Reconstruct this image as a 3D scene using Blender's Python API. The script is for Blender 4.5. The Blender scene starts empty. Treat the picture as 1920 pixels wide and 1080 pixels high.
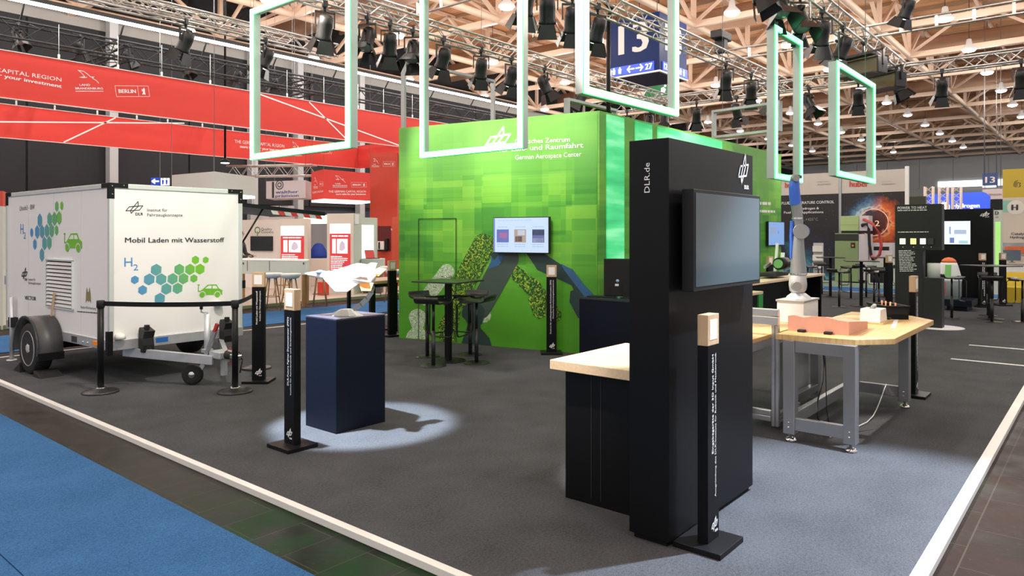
import bpy, math, random
from mathutils import Vector, Matrix
random.seed(7)
R = math.radians
scene = bpy.context.scene
COL = scene.collection

# ---------------------------------------------------------------- camera
# metres; z=0 is the stand's carpet; X and Y follow the edges of the stand
TH = R(39.94); FPX = 1348.0; CX = 960.0; HY = 440.0; CAMH = 1.68
FW = Vector((math.cos(TH), math.sin(TH), 0)); RT = Vector((math.sin(TH), -math.cos(TH), 0)); UP = Vector((0, 0, 1))
cd = bpy.data.cameras.new('camera'); cam = bpy.data.objects.new('camera', cd); COL.objects.link(cam)
cd.sensor_width = 36.0; cd.lens = 36.0 * FPX / 1920.0; cd.shift_y = (HY - 540.0) / 1920.0
cd.clip_start = 0.05; cd.clip_end = 300
cam.location = (0, 0, CAMH); cam.rotation_euler = (R(90), 0, TH - R(90))
scene.camera = cam

# ---------------------------------------------------------------- world, light, exposure
w = bpy.data.worlds.new('hall_light'); scene.world = w; w.use_nodes = True
bg = w.node_tree.nodes['Background']; bg.inputs[0].default_value = (1.0, 0.97, 0.94, 1); bg.inputs[1].default_value = 0.7
vs = scene.view_settings
vs.view_transform = 'Standard'; vs.look = 'None'; vs.gamma = 1.0; vs.use_curve_mapping = False; vs.exposure = 0.0

def spot(name, loc, target, power, deg, blend=0.3, col=(1, 1, 1), rad=0.06):
    l = bpy.data.lights.new(name, 'SPOT'); l.energy = power; l.spot_size = R(deg); l.spot_blend = blend
    l.color = col; l.shadow_soft_size = rad
    o = bpy.data.objects.new(name, l); COL.objects.link(o); o.location = loc
    o.rotation_euler = (Vector(target) - Vector(loc)).to_track_quat('-Z', 'Y').to_euler()
    return o
COOL = (0.80, 0.88, 1.0); WARM = (1.0, 0.9, 0.78)
# SPOTLIGHTS: (position of the lamp on the rig, target, watts, cone, blend, colour)
BEAMS = [
    ((2.75, 5.35, 5.0), (4.03, 5.12, 0.0), 6800, 19, 0.4, (0.74, 0.85, 1.0)),      # pedestal with the aircraft model
    ((5.9, 0.3, 5.0), (4.5, 1.0, 0.0), 4200, 44, 0.5, (0.72, 0.83, 1.0)),       # floor before the tower
    ((5.2, 4.9, 5.0), (6.9, 1.9, 0.9), 2000, 22, 0.4, WARM),        # work bench
    ((2.6, 3.6, 5.0), (4.2, 2.6, 0.75), 2200, 15, 0.4, WARM),        # oak counter
    ((5.6, 8.9, 5.2), (7.95, 8.1, 3.1), 800, 44, 0.8, WARM),        # green wall
    ((5.6, 6.2, 5.2), (8.3, 6.5, 3.1), 800, 44, 0.8, WARM),
    ((10.5, 2.8, 5.2), (11.5, 5.5, 2.6), 800, 60, 0.8, WARM),
    ((13.5, 2.8, 5.2), (14.5, 5.5, 2.6), 800, 60, 0.8, WARM),
    ((3.2, 5.2, 5.0), (4.0, 8.4, 1.4), 700, 40, 0.6, WARM),         # trailer front
    ((6.4, 5.0, 5.0), (6.9, 6.8, 0.2), 260, 44, 0.6, WARM),         # bar table
]
for i, b in enumerate(BEAMS):
    spot('beam', b[0], b[1], b[2], b[3], b[4], b[5])

# ---------------------------------------------------------------- pixel helpers (1920 x 1080)
def ray(u, v): return FW + RT * ((u - CX) / FPX) + UP * ((HY - v) / FPX)
CAMP = Vector((0, 0, CAMH))
def G(u, v, z=0.0):
    r = ray(u, v); return CAMP + r * ((z - CAMH) / r.z)
def DP(u, v, d): return CAMP + ray(u, v) * d
def ON(u, v, pl):
    p0, n = pl; r = ray(u, v); return CAMP + r * ((Vector(p0) - CAMP).dot(n) / r.dot(n))
def PLX(x): return (Vector((x, 0, 0)), Vector((1, 0, 0)))
def PLY(y): return (Vector((0, y, 0)), Vector((0, 1, 0)))

# ---------------------------------------------------------------- materials
MATS = {}
def mat(name, col, rough=0.5, metal=0.0, emit=0.0, ecol=None, noise=0.0, nscale=40.0, bump=0.0, bscale=200.0, alpha=None, spec=None, coat=0.0):
    if name in MATS: return MATS[name]
    m = bpy.data.materials.new(name); m.use_nodes = True; nt = m.node_tree; b = nt.nodes['Principled BSDF']
    c = (col[0], col[1], col[2], 1)
    b.inputs['Base Color'].default_value = c; b.inputs['Roughness'].default_value = rough; b.inputs['Metallic'].default_value = metal
    if spec is not None: b.inputs['Specular IOR Level'].default_value = spec
    if coat: b.inputs['Coat Weight'].default_value = coat
    if emit:
        b.inputs['Emission Color'].default_value = (*(ecol or col), 1); b.inputs['Emission Strength'].default_value = emit
    tc = nt.nodes.new('ShaderNodeTexCoord')
    if noise:
        n = nt.nodes.new('ShaderNodeTexNoise'); n.inputs['Scale'].default_value = nscale; n.inputs['Detail'].default_value = 4
        nt.links.new(tc.outputs['Object'], n.inputs['Vector'])
        mx = nt.nodes.new('ShaderNodeMix'); mx.data_type = 'RGBA'
        mx.inputs['A'].default_value = tuple(max(0, x * (1 - noise)) for x in col) + (1,)
        mx.inputs['B'].default_value = tuple(min(1, x * (1 + noise)) for x in col) + (1,)
        nt.links.new(n.outputs['Fac'], mx.inputs['Factor']); nt.links.new(mx.outputs['Result'], b.inputs['Base Color'])
    if bump:
        n2 = nt.nodes.new('ShaderNodeTexNoise'); n2.inputs['Scale'].default_value = bscale; n2.inputs['Detail'].default_value = 3
        nt.links.new(tc.outputs['Object'], n2.inputs['Vector'])
        bp = nt.nodes.new('ShaderNodeBump'); bp.inputs['Strength'].default_value = bump; bp.inputs['Distance'].default_value = 0.01
        nt.links.new(n2.outputs['Fac'], bp.inputs['Height']); nt.links.new(bp.outputs['Normal'], b.inputs['Normal'])
    MATS[name] = m; return m

class NT:
    """small helper for hand-built node materials"""
    def __init__(s, name, rough=0.5, metal=0.0):
        s.m = bpy.data.materials.new(name); s.m.use_nodes = True; s.t = s.m.node_tree; s.b = s.t.nodes['Principled BSDF']
        s.b.inputs['Roughness'].default_value = rough; s.b.inputs['Metallic'].default_value = metal
        s.tc = s.n('ShaderNodeTexCoord'); MATS[name] = s.m
    def n(s, typ, **kw):
        nd = s.t.nodes.new(typ)
        for k, v in kw.items():
            if k.startswith('i_'): nd.inputs[k[2:].replace('_', ' ')].default_value = v
            else: setattr(nd, k, v)
        return nd
    def l(s, a, b): s.t.links.new(a, b)
    def ramp(s, src, stops, interp='LINEAR'):
        r = s.n('ShaderNodeValToRGB'); cr = r.color_ramp; cr.interpolation = interp
        while len(cr.elements) < len(stops): cr.elements.new(0.5)
        for e, (p, c) in zip(cr.elements, stops): e.position = p; e.color = (*c, 1) if len(c) == 3 else c
        s.l(src, r.inputs[0]); return r.outputs[0]
    def math(s, op, a, b=None):
        m = s.n('ShaderNodeMath', operation=op)
        for i, x in enumerate((a, b)):
            if x is None: continue
            if isinstance(x, (int, float)): m.inputs[i].default_value = x
            else: s.l(x, m.inputs[i])
        return m.outputs[0]
    def mix(s, f, a, b, mode='MIX'):
        m = s.n('ShaderNodeMix', data_type='RGBA', blend_type=mode)
        for k, x in (('Factor', f), ('A', a), ('B', b)):
            if isinstance(x, (int, float)): m.inputs[k].default_value = x
            elif isinstance(x, tuple): m.inputs[k].default_value = (*x, 1) if len(x) == 3 else x
            else: s.l(x, m.inputs[k])
        return m.outputs['Result']
    def noise(s, scale, detail=4, vec=None, out='Fac', **kw):
        n = s.n('ShaderNodeTexNoise'); n.inputs['Scale'].default_value = scale; n.inputs['Detail'].default_value = detail
        for k, v in kw.items(): n.inputs[k].default_value = v
        s.l(vec if vec is not None else s.tc.outputs['Object'], n.inputs['Vector']); return n.outputs[out]
    def mapping(s, scale=(1, 1, 1), loc=(0, 0, 0), rot=(0, 0, 0), src='Object'):
        m = s.n('ShaderNodeMapping'); m.inputs['Scale'].default_value = scale; m.inputs['Location'].default_value = loc; m.inputs['Rotation'].default_value = rot
        s.l(s.tc.outputs[src], m.inputs['Vector']); return m.outputs[0]
    def bump(s, h, st=0.3, dist=0.01):
        b = s.n('ShaderNodeBump'); b.inputs['Strength'].default_value = st; b.inputs['Distance'].default_value = dist
        s.l(h, b.inputs['Height']); s.l(b.outputs[0], s.b.inputs['Normal'])
    def col(s, c): s.l(c, s.b.inputs['Base Color'])
    def emit(s, c, st):
        s.l(c, s.b.inputs['Emission Color']); s.b.inputs['Emission Strength'].default_value = st

# ---------------------------------------------------------------- mesh builder
class MB:
    def __init__(s, m=None): s.v = []; s.f = []; s.sm = []; s.m = m
    def _add(s, vs, fs, smooth=False, m=None):
        o = len(s.v)
        for p in vs:
            p = Vector(p)
            if m is not None: p = m @ p
            if s.m is not None: p = s.m @ p
            s.v.append(p)
        for f in fs: s.f.append([i + o for i in f]); s.sm.append(smooth)
        return s
    def box(s, x0, y0, z0, x1, y1, z1, m=None):
        if x0 > x1: x0, x1 = x1, x0
        if y0 > y1: y0, y1 = y1, y0
        if z0 > z1: z0, z1 = z1, z0
        return s._add([(x0, y0, z0), (x1, y0, z0), (x1, y1, z0), (x0, y1, z0), (x0, y0, z1), (x1, y0, z1), (x1, y1, z1), (x0, y1, z1)],
                      [(3, 2, 1, 0), (4, 5, 6, 7), (0, 1, 5, 4), (1, 2, 6, 5), (2, 3, 7, 6), (3, 0, 4, 7)], False, m)
    def bar(s, p0, p1, a, b, up=(0, 0, 1)):
        """rectangular bar from p0 to p1, a wide, b high"""
        p0, p1 = Vector(p0), Vector(p1); d = p1 - p0; L = d.length; d.normalize(); u = Vector(up)
        if abs(d.dot(u)) > 0.99: u = Vector((1, 0, 0))
        x = d.cross(u).normalized(); z = x.cross(d)
        vs = []
        for e in (p0, p1):
            for sx, sz in ((-1, -1), (1, -1), (1, 1), (-1, 1)): vs.append(e + x * (sx * a / 2) + z * (sz * b / 2))
        return s._add(vs, [(0, 1, 2, 3), (7, 6, 5, 4), (4, 5, 1, 0), (5, 6, 2, 1), (6, 7, 3, 2), (7, 4, 0, 3)])
    def cyl(s, p0, p1, r0, r1=None, n=12, caps=True, smooth=True):
        if r1 is None: r1 = r0
        p0, p1 = Vector(p0), Vector(p1); d = (p1 - p0).normalized()
        u = Vector((0, 0, 1)) if abs(d.z) < 0.95 else Vector((1, 0, 0))
        x = d.cross(u).normalized(); y = d.cross(x)
        vs = []
        for e, r in ((p0, r0), (p1, r1)):
            for i in range(n):
                a = 2 * math.pi * i / n; vs.append(e + x * (math.cos(a) * r) + y * (math.sin(a) * r))
        s._add(vs, [(i, (i + 1) % n, n + (i + 1) % n, n + i) for i in range(n)], smooth)
        o = len(s.v) - 2 * n
        if caps:
            s.f.append([o + i for i in range(n)][::-1]); s.sm.append(False)
            s.f.append([o + n + i for i in range(n)]); s.sm.append(False)
        return s
    def tube(s, pts, r, n=8):
        pts = [Vector(p) for p in pts]; rings = []
        for i, p in enumerate(pts):
            a = pts[max(i - 1, 0)]; b = pts[min(i + 1, len(pts) - 1)]; d = (b - a).normalized()
            u = Vector((0, 0, 1)) if abs(d.z) < 0.9 else Vector((1, 0.2, 0))
            x = d.cross(u).normalized(); y = d.cross(x); rr = r[i] if isinstance(r, (list, tuple)) else r
            rings.append([p + x * (math.cos(2 * math.pi * k / n) * rr) + y * (math.sin(2 * math.pi * k / n) * rr) for k in range(n)])
        vs = [q for rg in rings for q in rg]; fs = []
        for i in range(len(pts) - 1):
            for k in range(n): fs.append((i * n + k, i * n + (k + 1) % n, (i + 1) * n + (k + 1) % n, (i + 1) * n + k))
        s._add(vs, fs, True)
        o = len(s.v) - len(vs)
        s.f.append([o + k for k in range(n)][::-1]); s.sm.append(False)
        s.f.append([o + (len(pts) - 1) * n + k for k in range(n)]); s.sm.append(False)
        return s
    def lathe(s, prof, c=(0, 0, 0), n=24, m=None, smooth=True):
        """profile of (radius, z), turned about z at c"""
        vs = []
        for r, z in prof:
            for k in range(n):
                a = 2 * math.pi * k / n; vs.append((c[0] + math.cos(a) * r, c[1] + math.sin(a) * r, c[2] + z))
        fs = []
        for i in range(len(prof) - 1):
            for k in range(n): fs.append((i * n + k, i * n + (k + 1) % n, (i + 1) * n + (k + 1) % n, (i + 1) * n + k))
        fs.append(tuple(range(n))[::-1]); fs.append(tuple((len(prof) - 1) * n + k for k in range(n)))
        return s._add(vs, fs, smooth, m)
    def sphere(s, c, r, n=16, k=8, sc=(1, 1, 1)):
        prof = []
        for i in range(k + 1):
            a = -math.pi / 2 + math.pi * i / k; prof.append((max(1e-4, math.cos(a)) * r, math.sin(a) * r))
        return s.lathe(prof, (0, 0, 0), n, Matrix.Translation(c) @ Matrix.Diagonal((*sc, 1)))
    def prism(s, pts, z0, z1, m=None):
        n = len(pts); vs = [(x, y, z0) for x, y in pts] + [(x, y, z1) for x, y in pts]
        fs = [tuple(range(n))[::-1], tuple(range(n, 2 * n))] + [(i, (i + 1) % n, n + (i + 1) % n, n + i) for i in range(n)]
        return s._add(vs, fs, False, m)
    def poly(s, pts): return s._add(pts, [tuple(range(len(pts)))])
    def build(s, name, material, parent=None, bevel=0.0, seg=2, sub=0):
        me = bpy.data.meshes.new(name); me.from_pydata([tuple(p) for p in s.v], [], s.f); me.update()
        me.polygons.foreach_set('use_smooth', s.sm)
        me.materials.append(material)
        o = bpy.data.objects.new(name, me); COL.objects.link(o)
        if parent is not None: o.parent = parent
        if bevel:
            b = o.modifiers.new('bevel', 'BEVEL'); b.width = bevel; b.segments = seg; b.limit_method = 'ANGLE'; b.angle_limit = R(40)
        if sub:
            b = o.modifiers.new('sub', 'SUBSURF'); b.levels = sub; b.render_levels = sub
        return o

def tag(o, label=None, cat=None, group=None, kind=None):
    if label: o['label'] = label
    if cat: o['category'] = cat
    if group: o['group'] = group
    if kind: o['kind'] = kind
    return o
def thing(name, label, cat, loc=(0, 0, 0), rz=0.0, group=None):
    o = bpy.data.objects.new(name, None); COL.objects.link(o); o.location = loc; o.rotation_euler = (0, 0, rz)
    o.empty_display_size = 0.1
    return tag(o, label, cat, group)
def wm(o):
    b = Matrix.LocRotScale(o.location, o.rotation_euler, o.scale)
    return wm(o.parent) @ o.matrix_parent_inverse @ b if o.parent else b
def world_child(o, parent):
    """keep an object built in world coordinates where it is, under parent"""
    o.parent = parent; o.matrix_parent_inverse = wm(parent).inverted(); return o
def copy_tree(o, parent=None):
    c = o.copy(); COL.objects.link(c); c.parent = parent
    for ch in [x for x in COL.objects if x.parent == o]: copy_tree(ch, c)
    return c
def frame(p, right, up):
    """matrix whose x runs along right, y along up, z out of the surface"""
    x = Vector(right).normalized(); y = Vector(up); y = (y - x * y.dot(x)).normalized(); z = x.cross(y)
    return Matrix(((x.x, y.x, z.x, p[0]), (x.y, y.y, z.y, p[1]), (x.z, y.z, z.z, p[2]), (0, 0, 0, 1)))
def text_mesh(txt, bold=0.0, sp=1.0):
    c = bpy.data.curves.new('t', 'FONT'); c.body = txt; c.size = 1.0; c.space_character = sp; c.resolution_u = 2
    o = bpy.data.objects.new('t', c); COL.objects.link(o)
    me = bpy.data.meshes.new_from_object(o.evaluated_get(bpy.context.evaluated_depsgraph_get()))
    bpy.data.objects.remove(o)
    if bold and len(me.vertices):           # heavier strokes: the letters doubled a hair apart
        vs = [tuple(v.co) for v in me.vertices]; fs = [tuple(p.vertices) for p in me.polygons]; V = []; Fc = []
        for k, dx in enumerate((-bold, 0.0, bold)):
            V += [(x + dx, y, z + k * 1e-4) for x, y, z in vs]; Fc += [tuple(i + k * len(vs) for i in f) for f in fs]
        me = bpy.data.meshes.new('t'); me.from_pydata(V, [], Fc); me.update()
    return me
def lettering(txt, p0, p1, h, m, parent, up=(0, 0, 1), bold=0.0, lift=0.003, name='lettering', sp=1.0, rightend=None):
    """text from p0 to p1 (baseline, world), capital height h"""
    p0, p1 = Vector(p0), Vector(p1); me = text_mesh(txt, bold, sp)
    xs = [v.co.x for v in me.vertices]
    if not xs: return None
    x0, x1 = min(xs), max(xs); W = (p1 - p0).length; F = frame(p0, p1 - p0, up)
    if F.col[2].to_3d().dot(CAMP - p0) < 0: lift = -lift
    for v in me.vertices: v.co = F @ Vector(((v.co.x - x0) / (x1 - x0) * W, v.co.y / 0.729 * h, lift * (1 + v.co.z * 4000)))
    me.materials.clear(); me.materials.append(m)
    o = bpy.data.objects.new(name, me); COL.objects.link(o)
    if parent is not None: world_child(o, parent)
    return o
def ltpx(txt, pl, a, b, hpx, m, parent, **k):
    """text whose baseline runs from pixel a to pixel b on plane pl; hpx capital height in pixels at a"""
    p0 = ON(a[0], a[1], pl); p1 = ON(b[0], b[1], pl); d = (p0 - CAMP).dot(FW)
    return lettering(txt, p0, p1, hpx * d / FPX, m, parent, **k)
def bars(F, lines, wd, mb=None, z=0.003):
    """flat strokes in the plane of frame F; lines are lists of 2D points"""
    mb = mb or MB()
    for ln in lines:
        for (ax, ay), (bx, by) in zip(ln[:-1], ln[1:]):
            d = Vector((bx - ax, by - ay)); L = d.length or 1e-6; d /= L; n = Vector((-d.y, d.x)) * wd / 2; e = d * wd * 0.3
            mb.poly([F @ Vector((ax - e.x + n.x, ay - e.y + n.y, z)), F @ Vector((ax - e.x - n.x, ay - e.y - n.y, z)),
                     F @ Vector((bx + e.x - n.x, by + e.y - n.y, z)), F @ Vector((bx + e.x + n.x, by + e.y + n.y, z))])
    return mb
def flat(F, polys, mb=None, z=0.003):
    mb = mb or MB()
    for p in polys: mb.poly([F @ Vector((x, y, z)) for x, y in p])
    return mb
STAR = [[(0, .21), (.2, .55), (1.0, .64), (.79, .27), (0, .21)], [(.73, .6), (.72, 1.0), (.27, .24)], [(.27, .24), (.30, 0), (.73, .6)]]
def star(F, wdt, m, parent, sw=0.055, letters=True, asp=0.8, name='emblem', mtxt=None):
    """outline star emblem, wdt wide, drawn in frame F (world)"""
    L = [[(x * wdt, y * wdt * asp) for x, y in ln] for ln in STAR]
    o = bars(F, L, sw * wdt).build(name, m); world_child(o, parent)
    if letters:
        p = F @ Vector((.55 * wdt, -.13 * wdt * asp / .8, 0)); q = F @ Vector((1.0 * wdt, -.13 * wdt * asp / .8, 0))
        lettering('DLR', p, q, .17 * wdt, mtxt or m, parent, up=F.col[1].to_3d(), bold=0.01)
    return o
def hexagon(cx, cy, r): return [(cx + r * math.sin(math.pi * k / 3), cy + r * math.cos(math.pi * k / 3)) for k in range(6)]
def plane_frame(pl, a, b):
    """frame on plane pl at pixel a, x towards pixel b, y up"""
    p = ON(a[0], a[1], pl); q = ON(b[0], b[1], pl); return frame(p, q - p, (0, 0, 1)), (q - p).length

# shared materials
M_black = mat('black_lacquer', (0.0035, 0.0038, 0.005), 0.38, spec=0.22)
M_blackm = mat('black_powder_coat', (0.005, 0.005, 0.006), 0.42, spec=0.25)
M_navy = mat('navy_lacquer', (0.003, 0.0065, 0.017), 0.42, spec=0.25)
M_white = mat('white_print', (0.9, 0.9, 0.9), 0.6)
M_wpaint = mat('white_paint', (0.82, 0.82, 0.80), 0.45)
M_alu = mat('brushed_aluminium', (0.62, 0.63, 0.64), 0.32, 0.9, noise=0.08, nscale=60)
M_alug = mat('grey_aluminium', (0.36, 0.37, 0.39), 0.38, 0.75)
M_chrome = mat('chrome', (0.75, 0.75, 0.76), 0.15, 1.0)
M_rubber = mat('black_rubber', (0.012, 0.012, 0.013), 0.75, bump=0.15, bscale=60)
M_dark = mat('dark_plastic', (0.012, 0.012, 0.013), 0.45, spec=0.3)
M_ink = mat('dark_print', (0.03, 0.03, 0.035), 0.6)
M_red = mat('red_fabric', (0.72, 0.055, 0.042), 0.75, noise=0.05, nscale=3)
M_cream = mat('cream_laminate', (0.74, 0.68, 0.60), 0.5)
M_sage = mat('pale_sage_laminate', (0.50, 0.58, 0.50), 0.5)
M_label = mat('white_label', (0.85, 0.85, 0.85), 0.5)

def wood(name, c1, c2, sc=(3, 40, 40), rough=0.45):
    n = NT(name, rough); v = n.mapping(sc); f = n.noise(1.0, 6, v, Distortion=0.6)
    n.col(n.ramp(f, [(0.3, c1), (0.7, c2)])); n.bump(f, 0.08); return n.m
M_oak = wood('oak', (0.50, 0.33, 0.19), (0.62, 0.44, 0.27), (60, 60, 4))
M_oaktop = wood('pale_oak', (0.66, 0.50, 0.33), (0.74, 0.59, 0.41), (4, 60, 60))
M_bamboo = wood('bamboo_board', (0.52, 0.33, 0.13), (0.68, 0.46, 0.21), (2, 50, 8))
# ================================================================ SETTING
def floor_mat():
    n = NT('painted_hall_floor', 0.32); g = n.tc.outputs['Object']
    br = n.n('ShaderNodeTexBrick'); br.inputs['Scale'].default_value = 1.0; br.inputs['Mortar Size'].default_value = 0.004
    br.inputs['Brick Width'].default_value = 0.62; br.inputs['Row Height'].default_value = 0.31; br.offset = 0.5
    br.inputs['Color1'].default_value = (0, 0, 0, 1); br.inputs['Color2'].default_value = (1, 1, 1, 1); br.inputs['Mortar'].default_value = (0.5, 0.5, 0.5, 1)
    n.l(g, br.inputs['Vector'])
    big = n.noise(0.9, 3); mid = n.noise(3.2, 6); fine = n.noise(26, 8)
    brown = n.ramp(mid, [(0.3, (0.006, 0.0035, 0.003)), (0.55, (0.017, 0.0085, 0.006)), (0.8, (0.030, 0.015, 0.010))])
    green = n.ramp(mid, [(0.36, (0.006, 0.007, 0.005)), (0.5, (0.007, 0.026, 0.008)), (0.7, (0.010, 0.045, 0.012))])
    grey = n.ramp(mid, [(0.3, (0.016, 0.015, 0.013)), (0.7, (0.045, 0.042, 0.036))])
    sx = n.n('ShaderNodeSeparateXYZ'); n.l(g, sx.inputs[0])
    # green paint on the near aisle (y 1.5 .. 4.6), grey further along it, brown elsewhere
    def step(src, a, b):
        mr = n.n('ShaderNodeMapRange'); mr.inputs['From Min'].default_value = a; mr.inputs['From Max'].default_value = b; n.l(src, mr.inputs['Value']); return mr.outputs[0]
    yy = n.math('ADD', sx.outputs['Y'], n.math('MULTIPLY', big, 1.0))
    c = n.mix(step(yy, 4.3, 5.3), green, grey)
    c = n.mix(step(yy, 1.2, 1.7), brown, c)
    c = n.mix(step(yy, 11.0, 12.0), c, brown)
    c = n.mix(n.math('MULTIPLY', br.outputs['Fac'], 0.35), c, (0.10, 0.085, 0.06))
    sc = n.ramp(fine, [(0.66, (0, 0, 0)), (0.74, (1, 1, 1))])
    c = n.mix(n.math('MULTIPLY', sc, 0.25), c, (0.12, 0.11, 0.095))
    n.col(c); n.bump(n.math('ADD', fine, n.math('MULTIPLY', br.outputs['Fac'], -1.5)), 0.15, 0.004)
    n.l(n.ramp(mid, [(0.3, (0.3, 0.3, 0.3)), (0.8, (0.6, 0.6, 0.6))]), n.b.inputs['Roughness']); n.b.inputs['Specular IOR Level'].default_value = 0.08; return n.m
def carpet_mat(name, a, b):
    n = NT(name, 0.95); f = n.noise(220, 2); f2 = n.noise(2.2, 4); f3 = n.noise(60, 2)
    s = n.math('ADD', n.math('MULTIPLY', f, 0.55), n.math('ADD', n.math('MULTIPLY', f3, 0.25), n.math('MULTIPLY', f2, 0.2)))
    n.col(n.ramp(s, [(0.36, a), (0.64, b)])); n.bump(f, 0.5, 0.004); n.b.inputs['Specular IOR Level'].default_value = 0.1; return n.m
M_carpet = carpet_mat('charcoal_carpet', (0.033, 0.0345, 0.038), (0.102, 0.107, 0.116))
M_blue = carpet_mat('blue_carpet', (0.020, 0.080, 0.205), (0.062, 0.185, 0.40))
M_floor = floor_mat()
fl = MB().box(-14, -14, -0.24, 104, 34, -0.04).build('floor', M_floor); tag(fl, 'scuffed dark painted concrete hall floor', kind='structure')
PX0, PX1, PY0, PY1 = 2.587, 22.6, 0.772, 11.66
o = MB().box(PX0, PY0, -0.039, PX1, PY1, 0.0).build('floor', M_carpet); tag(o, 'charcoal carpet of the raised stand', kind='structure')
M_trim = mat('white_edge_profile', (0.80, 0.80, 0.79), 0.4)
def trim(i, *b):
    o = MB().box(*b).build('trim_%d' % i, M_trim, bevel=0.003); return tag(o, 'white edge profile of the raised carpet', kind='structure')
trim(1, 2.535, 0.70, -0.039, 2.587, 11.71, 0.004)
trim(2, 2.588, 0.70, -0.039, PX1, 0.772, 0.004)
trim(3, 2.588, 11.66, -0.039, PX1, 11.71, 0.004)
trim(4, PX1, 0.70, -0.039, PX1 + 0.05, 11.71, 0.004)
for i, x in enumerate((11.27, 12.86)):
    o = MB().box(x - 0.03, 0.775, 0.0005, x + 0.03, 1.69, 0.004).build('floor_strip', mat('white_strip', (0.78, 0.78, 0.76), 0.5))
    tag(o, ['white strip stuck across the carpet, the one closer to the bamboo bench', 'white strip stuck across the carpet, the one closer to the sample display tower'][i], 'floor strip')
def bluestrip(label, *b):
    o = MB().box(b[0], b[1], -0.039, b[2], b[3], -0.030).build('carpet_runner', M_blue); tag(o, label, 'carpet')
bluestrip('wide blue aisle carpet beside the green painted floor', 1.194, -9, 2.13, 12.3)
bluestrip('blue aisle carpet lane beyond the carpet seam', -0.4, -9, 1.188, 12.3)
bluestrip('blue carpet lane running between the trailer stand and the red stand', 2.14, 12.37, 22.9, 14.43)
bluestrip('blue carpet lane in front of the black temperature control wall', 23.2, -4, 25.0, 12.3)

# ---------------------------------------------------------------- ceiling
ZC = 10.78
M_ply = NT('ceiling_plywood', 0.7)
_v = M_ply.mapping((1.2, 0.12, 1)); _f = M_ply.noise(2.0, 5, _v)
M_ply.col(M_ply.ramp(_f, [(0.3, (0.55, 0.26, 0.115)), (0.7, (0.66, 0.345, 0.17))])); M_ply = M_ply.m
M_beam = mat('cream_steel_beam', (0.74, 0.54, 0.405), 0.5)
M_duct = mat('beige_duct', (0.46, 0.28, 0.18), 0.55, bump=0.1, bscale=8)
M_purl = mat('brown_purlin', (0.40, 0.26, 0.16), 0.6)
ce = MB().box(-14, -14, 13.0, 104, 34, 13.2).build('ceiling', M_ply); tag(ce, 'plywood hall ceiling carried by a cream steel space frame', kind='structure')
XS = [5 + 6 * i for i in range(16)]; YS = [2 + 6 * i for i in range(6)]
def part(mb, name, m, parent=ce, loc=None, **k):
    o = mb.build(name, m, parent, **k)
    if loc is not None: o.location = loc
    return o
for y in YS: part(MB().cyl((-10, y, ZC), (100, y, ZC), 0.15, n=10), 'chord_beam', M_beam)
for x in [-1] + XS: part(MB().bar((x, -12, ZC), (x, 33, ZC), 0.2, 0.26), 'cross_beam', M_beam)
def reuse(proto, parent, loc, rot=None):
    c = proto.copy(); COL.objects.link(c); c.parent = parent; c.location = loc
    if rot is not None: c.rotation_euler = rot
    return c
post = MB().box(-0.09, -0.09, 0, 0.09, 0.09, 2.1)
dia = [MB().bar((0, 0, 0.05), (0, 3.0, 2.0), 0.12, 0.12), MB().bar((0, 0, 0.05), (0, -3.0, 2.0), 0.12, 0.12),
       MB().bar((0, 0, 0.05), (3.0, 0, 2.0), 0.14, 0.14), MB().bar((0, 0, 0.05), (-3.0, 0, 2.0), 0.14, 0.14)]
pp = dd = None; first = True; far = MB()
for x in XS:
    for y in YS:
        if x <= 53:
            if first:
                pp = part(post, 'post', M_beam, loc=(x, y, ZC)); dd = [part(d, 'brace', M_beam, loc=(x, y, ZC)) for d in dia]; first = False
            else:
                reuse(pp, ce, (x, y, ZC))
                for d in dd: reuse(d, ce, (x, y, ZC))
        else:
            T = Matrix.Translation((x, y, ZC)); far.box(-0.09, -0.09, 0, 0.09, 0.09, 2.1, m=T)
            for dx, dy in ((0, 3), (0, -3), (3, 0)): far.bar((x, y, ZC), (x + dx, y + dy, ZC + 2.0), 0.13, 0.13)
o = far.build('far_braces', M_beam, ce); o['kind'] = 'stuff'
for y in YS:
    part(MB().bar((-10, y, ZC + 2.05), (100, y, ZC + 2.05), 0.14, 0.16), 'top_chord', M_beam)
    part(MB().bar((-10, y + 3, ZC + 1.95), (100, y + 3, ZC + 1.95), 0.12, 0.14), 'top_chord', M_beam)
pu = None
for i in range(46):
    x = 6.5 + 2.0 * i
    if pu is None: pu = part(MB().bar((0, -12, 0), (0, 33, 0), 0.12, 0.2), 'purlin', M_purl, loc=(x, 0, 12.88))
    else: reuse(pu, ce, (x, 0, 12.88))
pl0 = None
for i in range(30):
    for j in range(6):
        x = 7.5 + 1.5 * (i % 30); y = 5 + 6 * j - 6
        if pl0 is None: pl0 = part(MB().box(-0.735, -2.98, 0, 0.735, 2.98, 0.03), 'ceiling_panel', M_ply, loc=(x, y, 12.968))
        else: reuse(pl0, ce, (x, y, 12.968))
for x in (20, 32, 44, 56, 68): part(MB().cyl((x, -8, 11.75), (x, 32, 11.75), 0.52, n=16), 'duct', M_duct)
for x, y in ((14, 4), (26, 10), (38, 4), (26, 22), (14, 16)): part(MB().cyl((x, y, 11.9), (x, y, 12.6), 0.5, n=16), 'air_outlet', M_duct)

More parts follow.
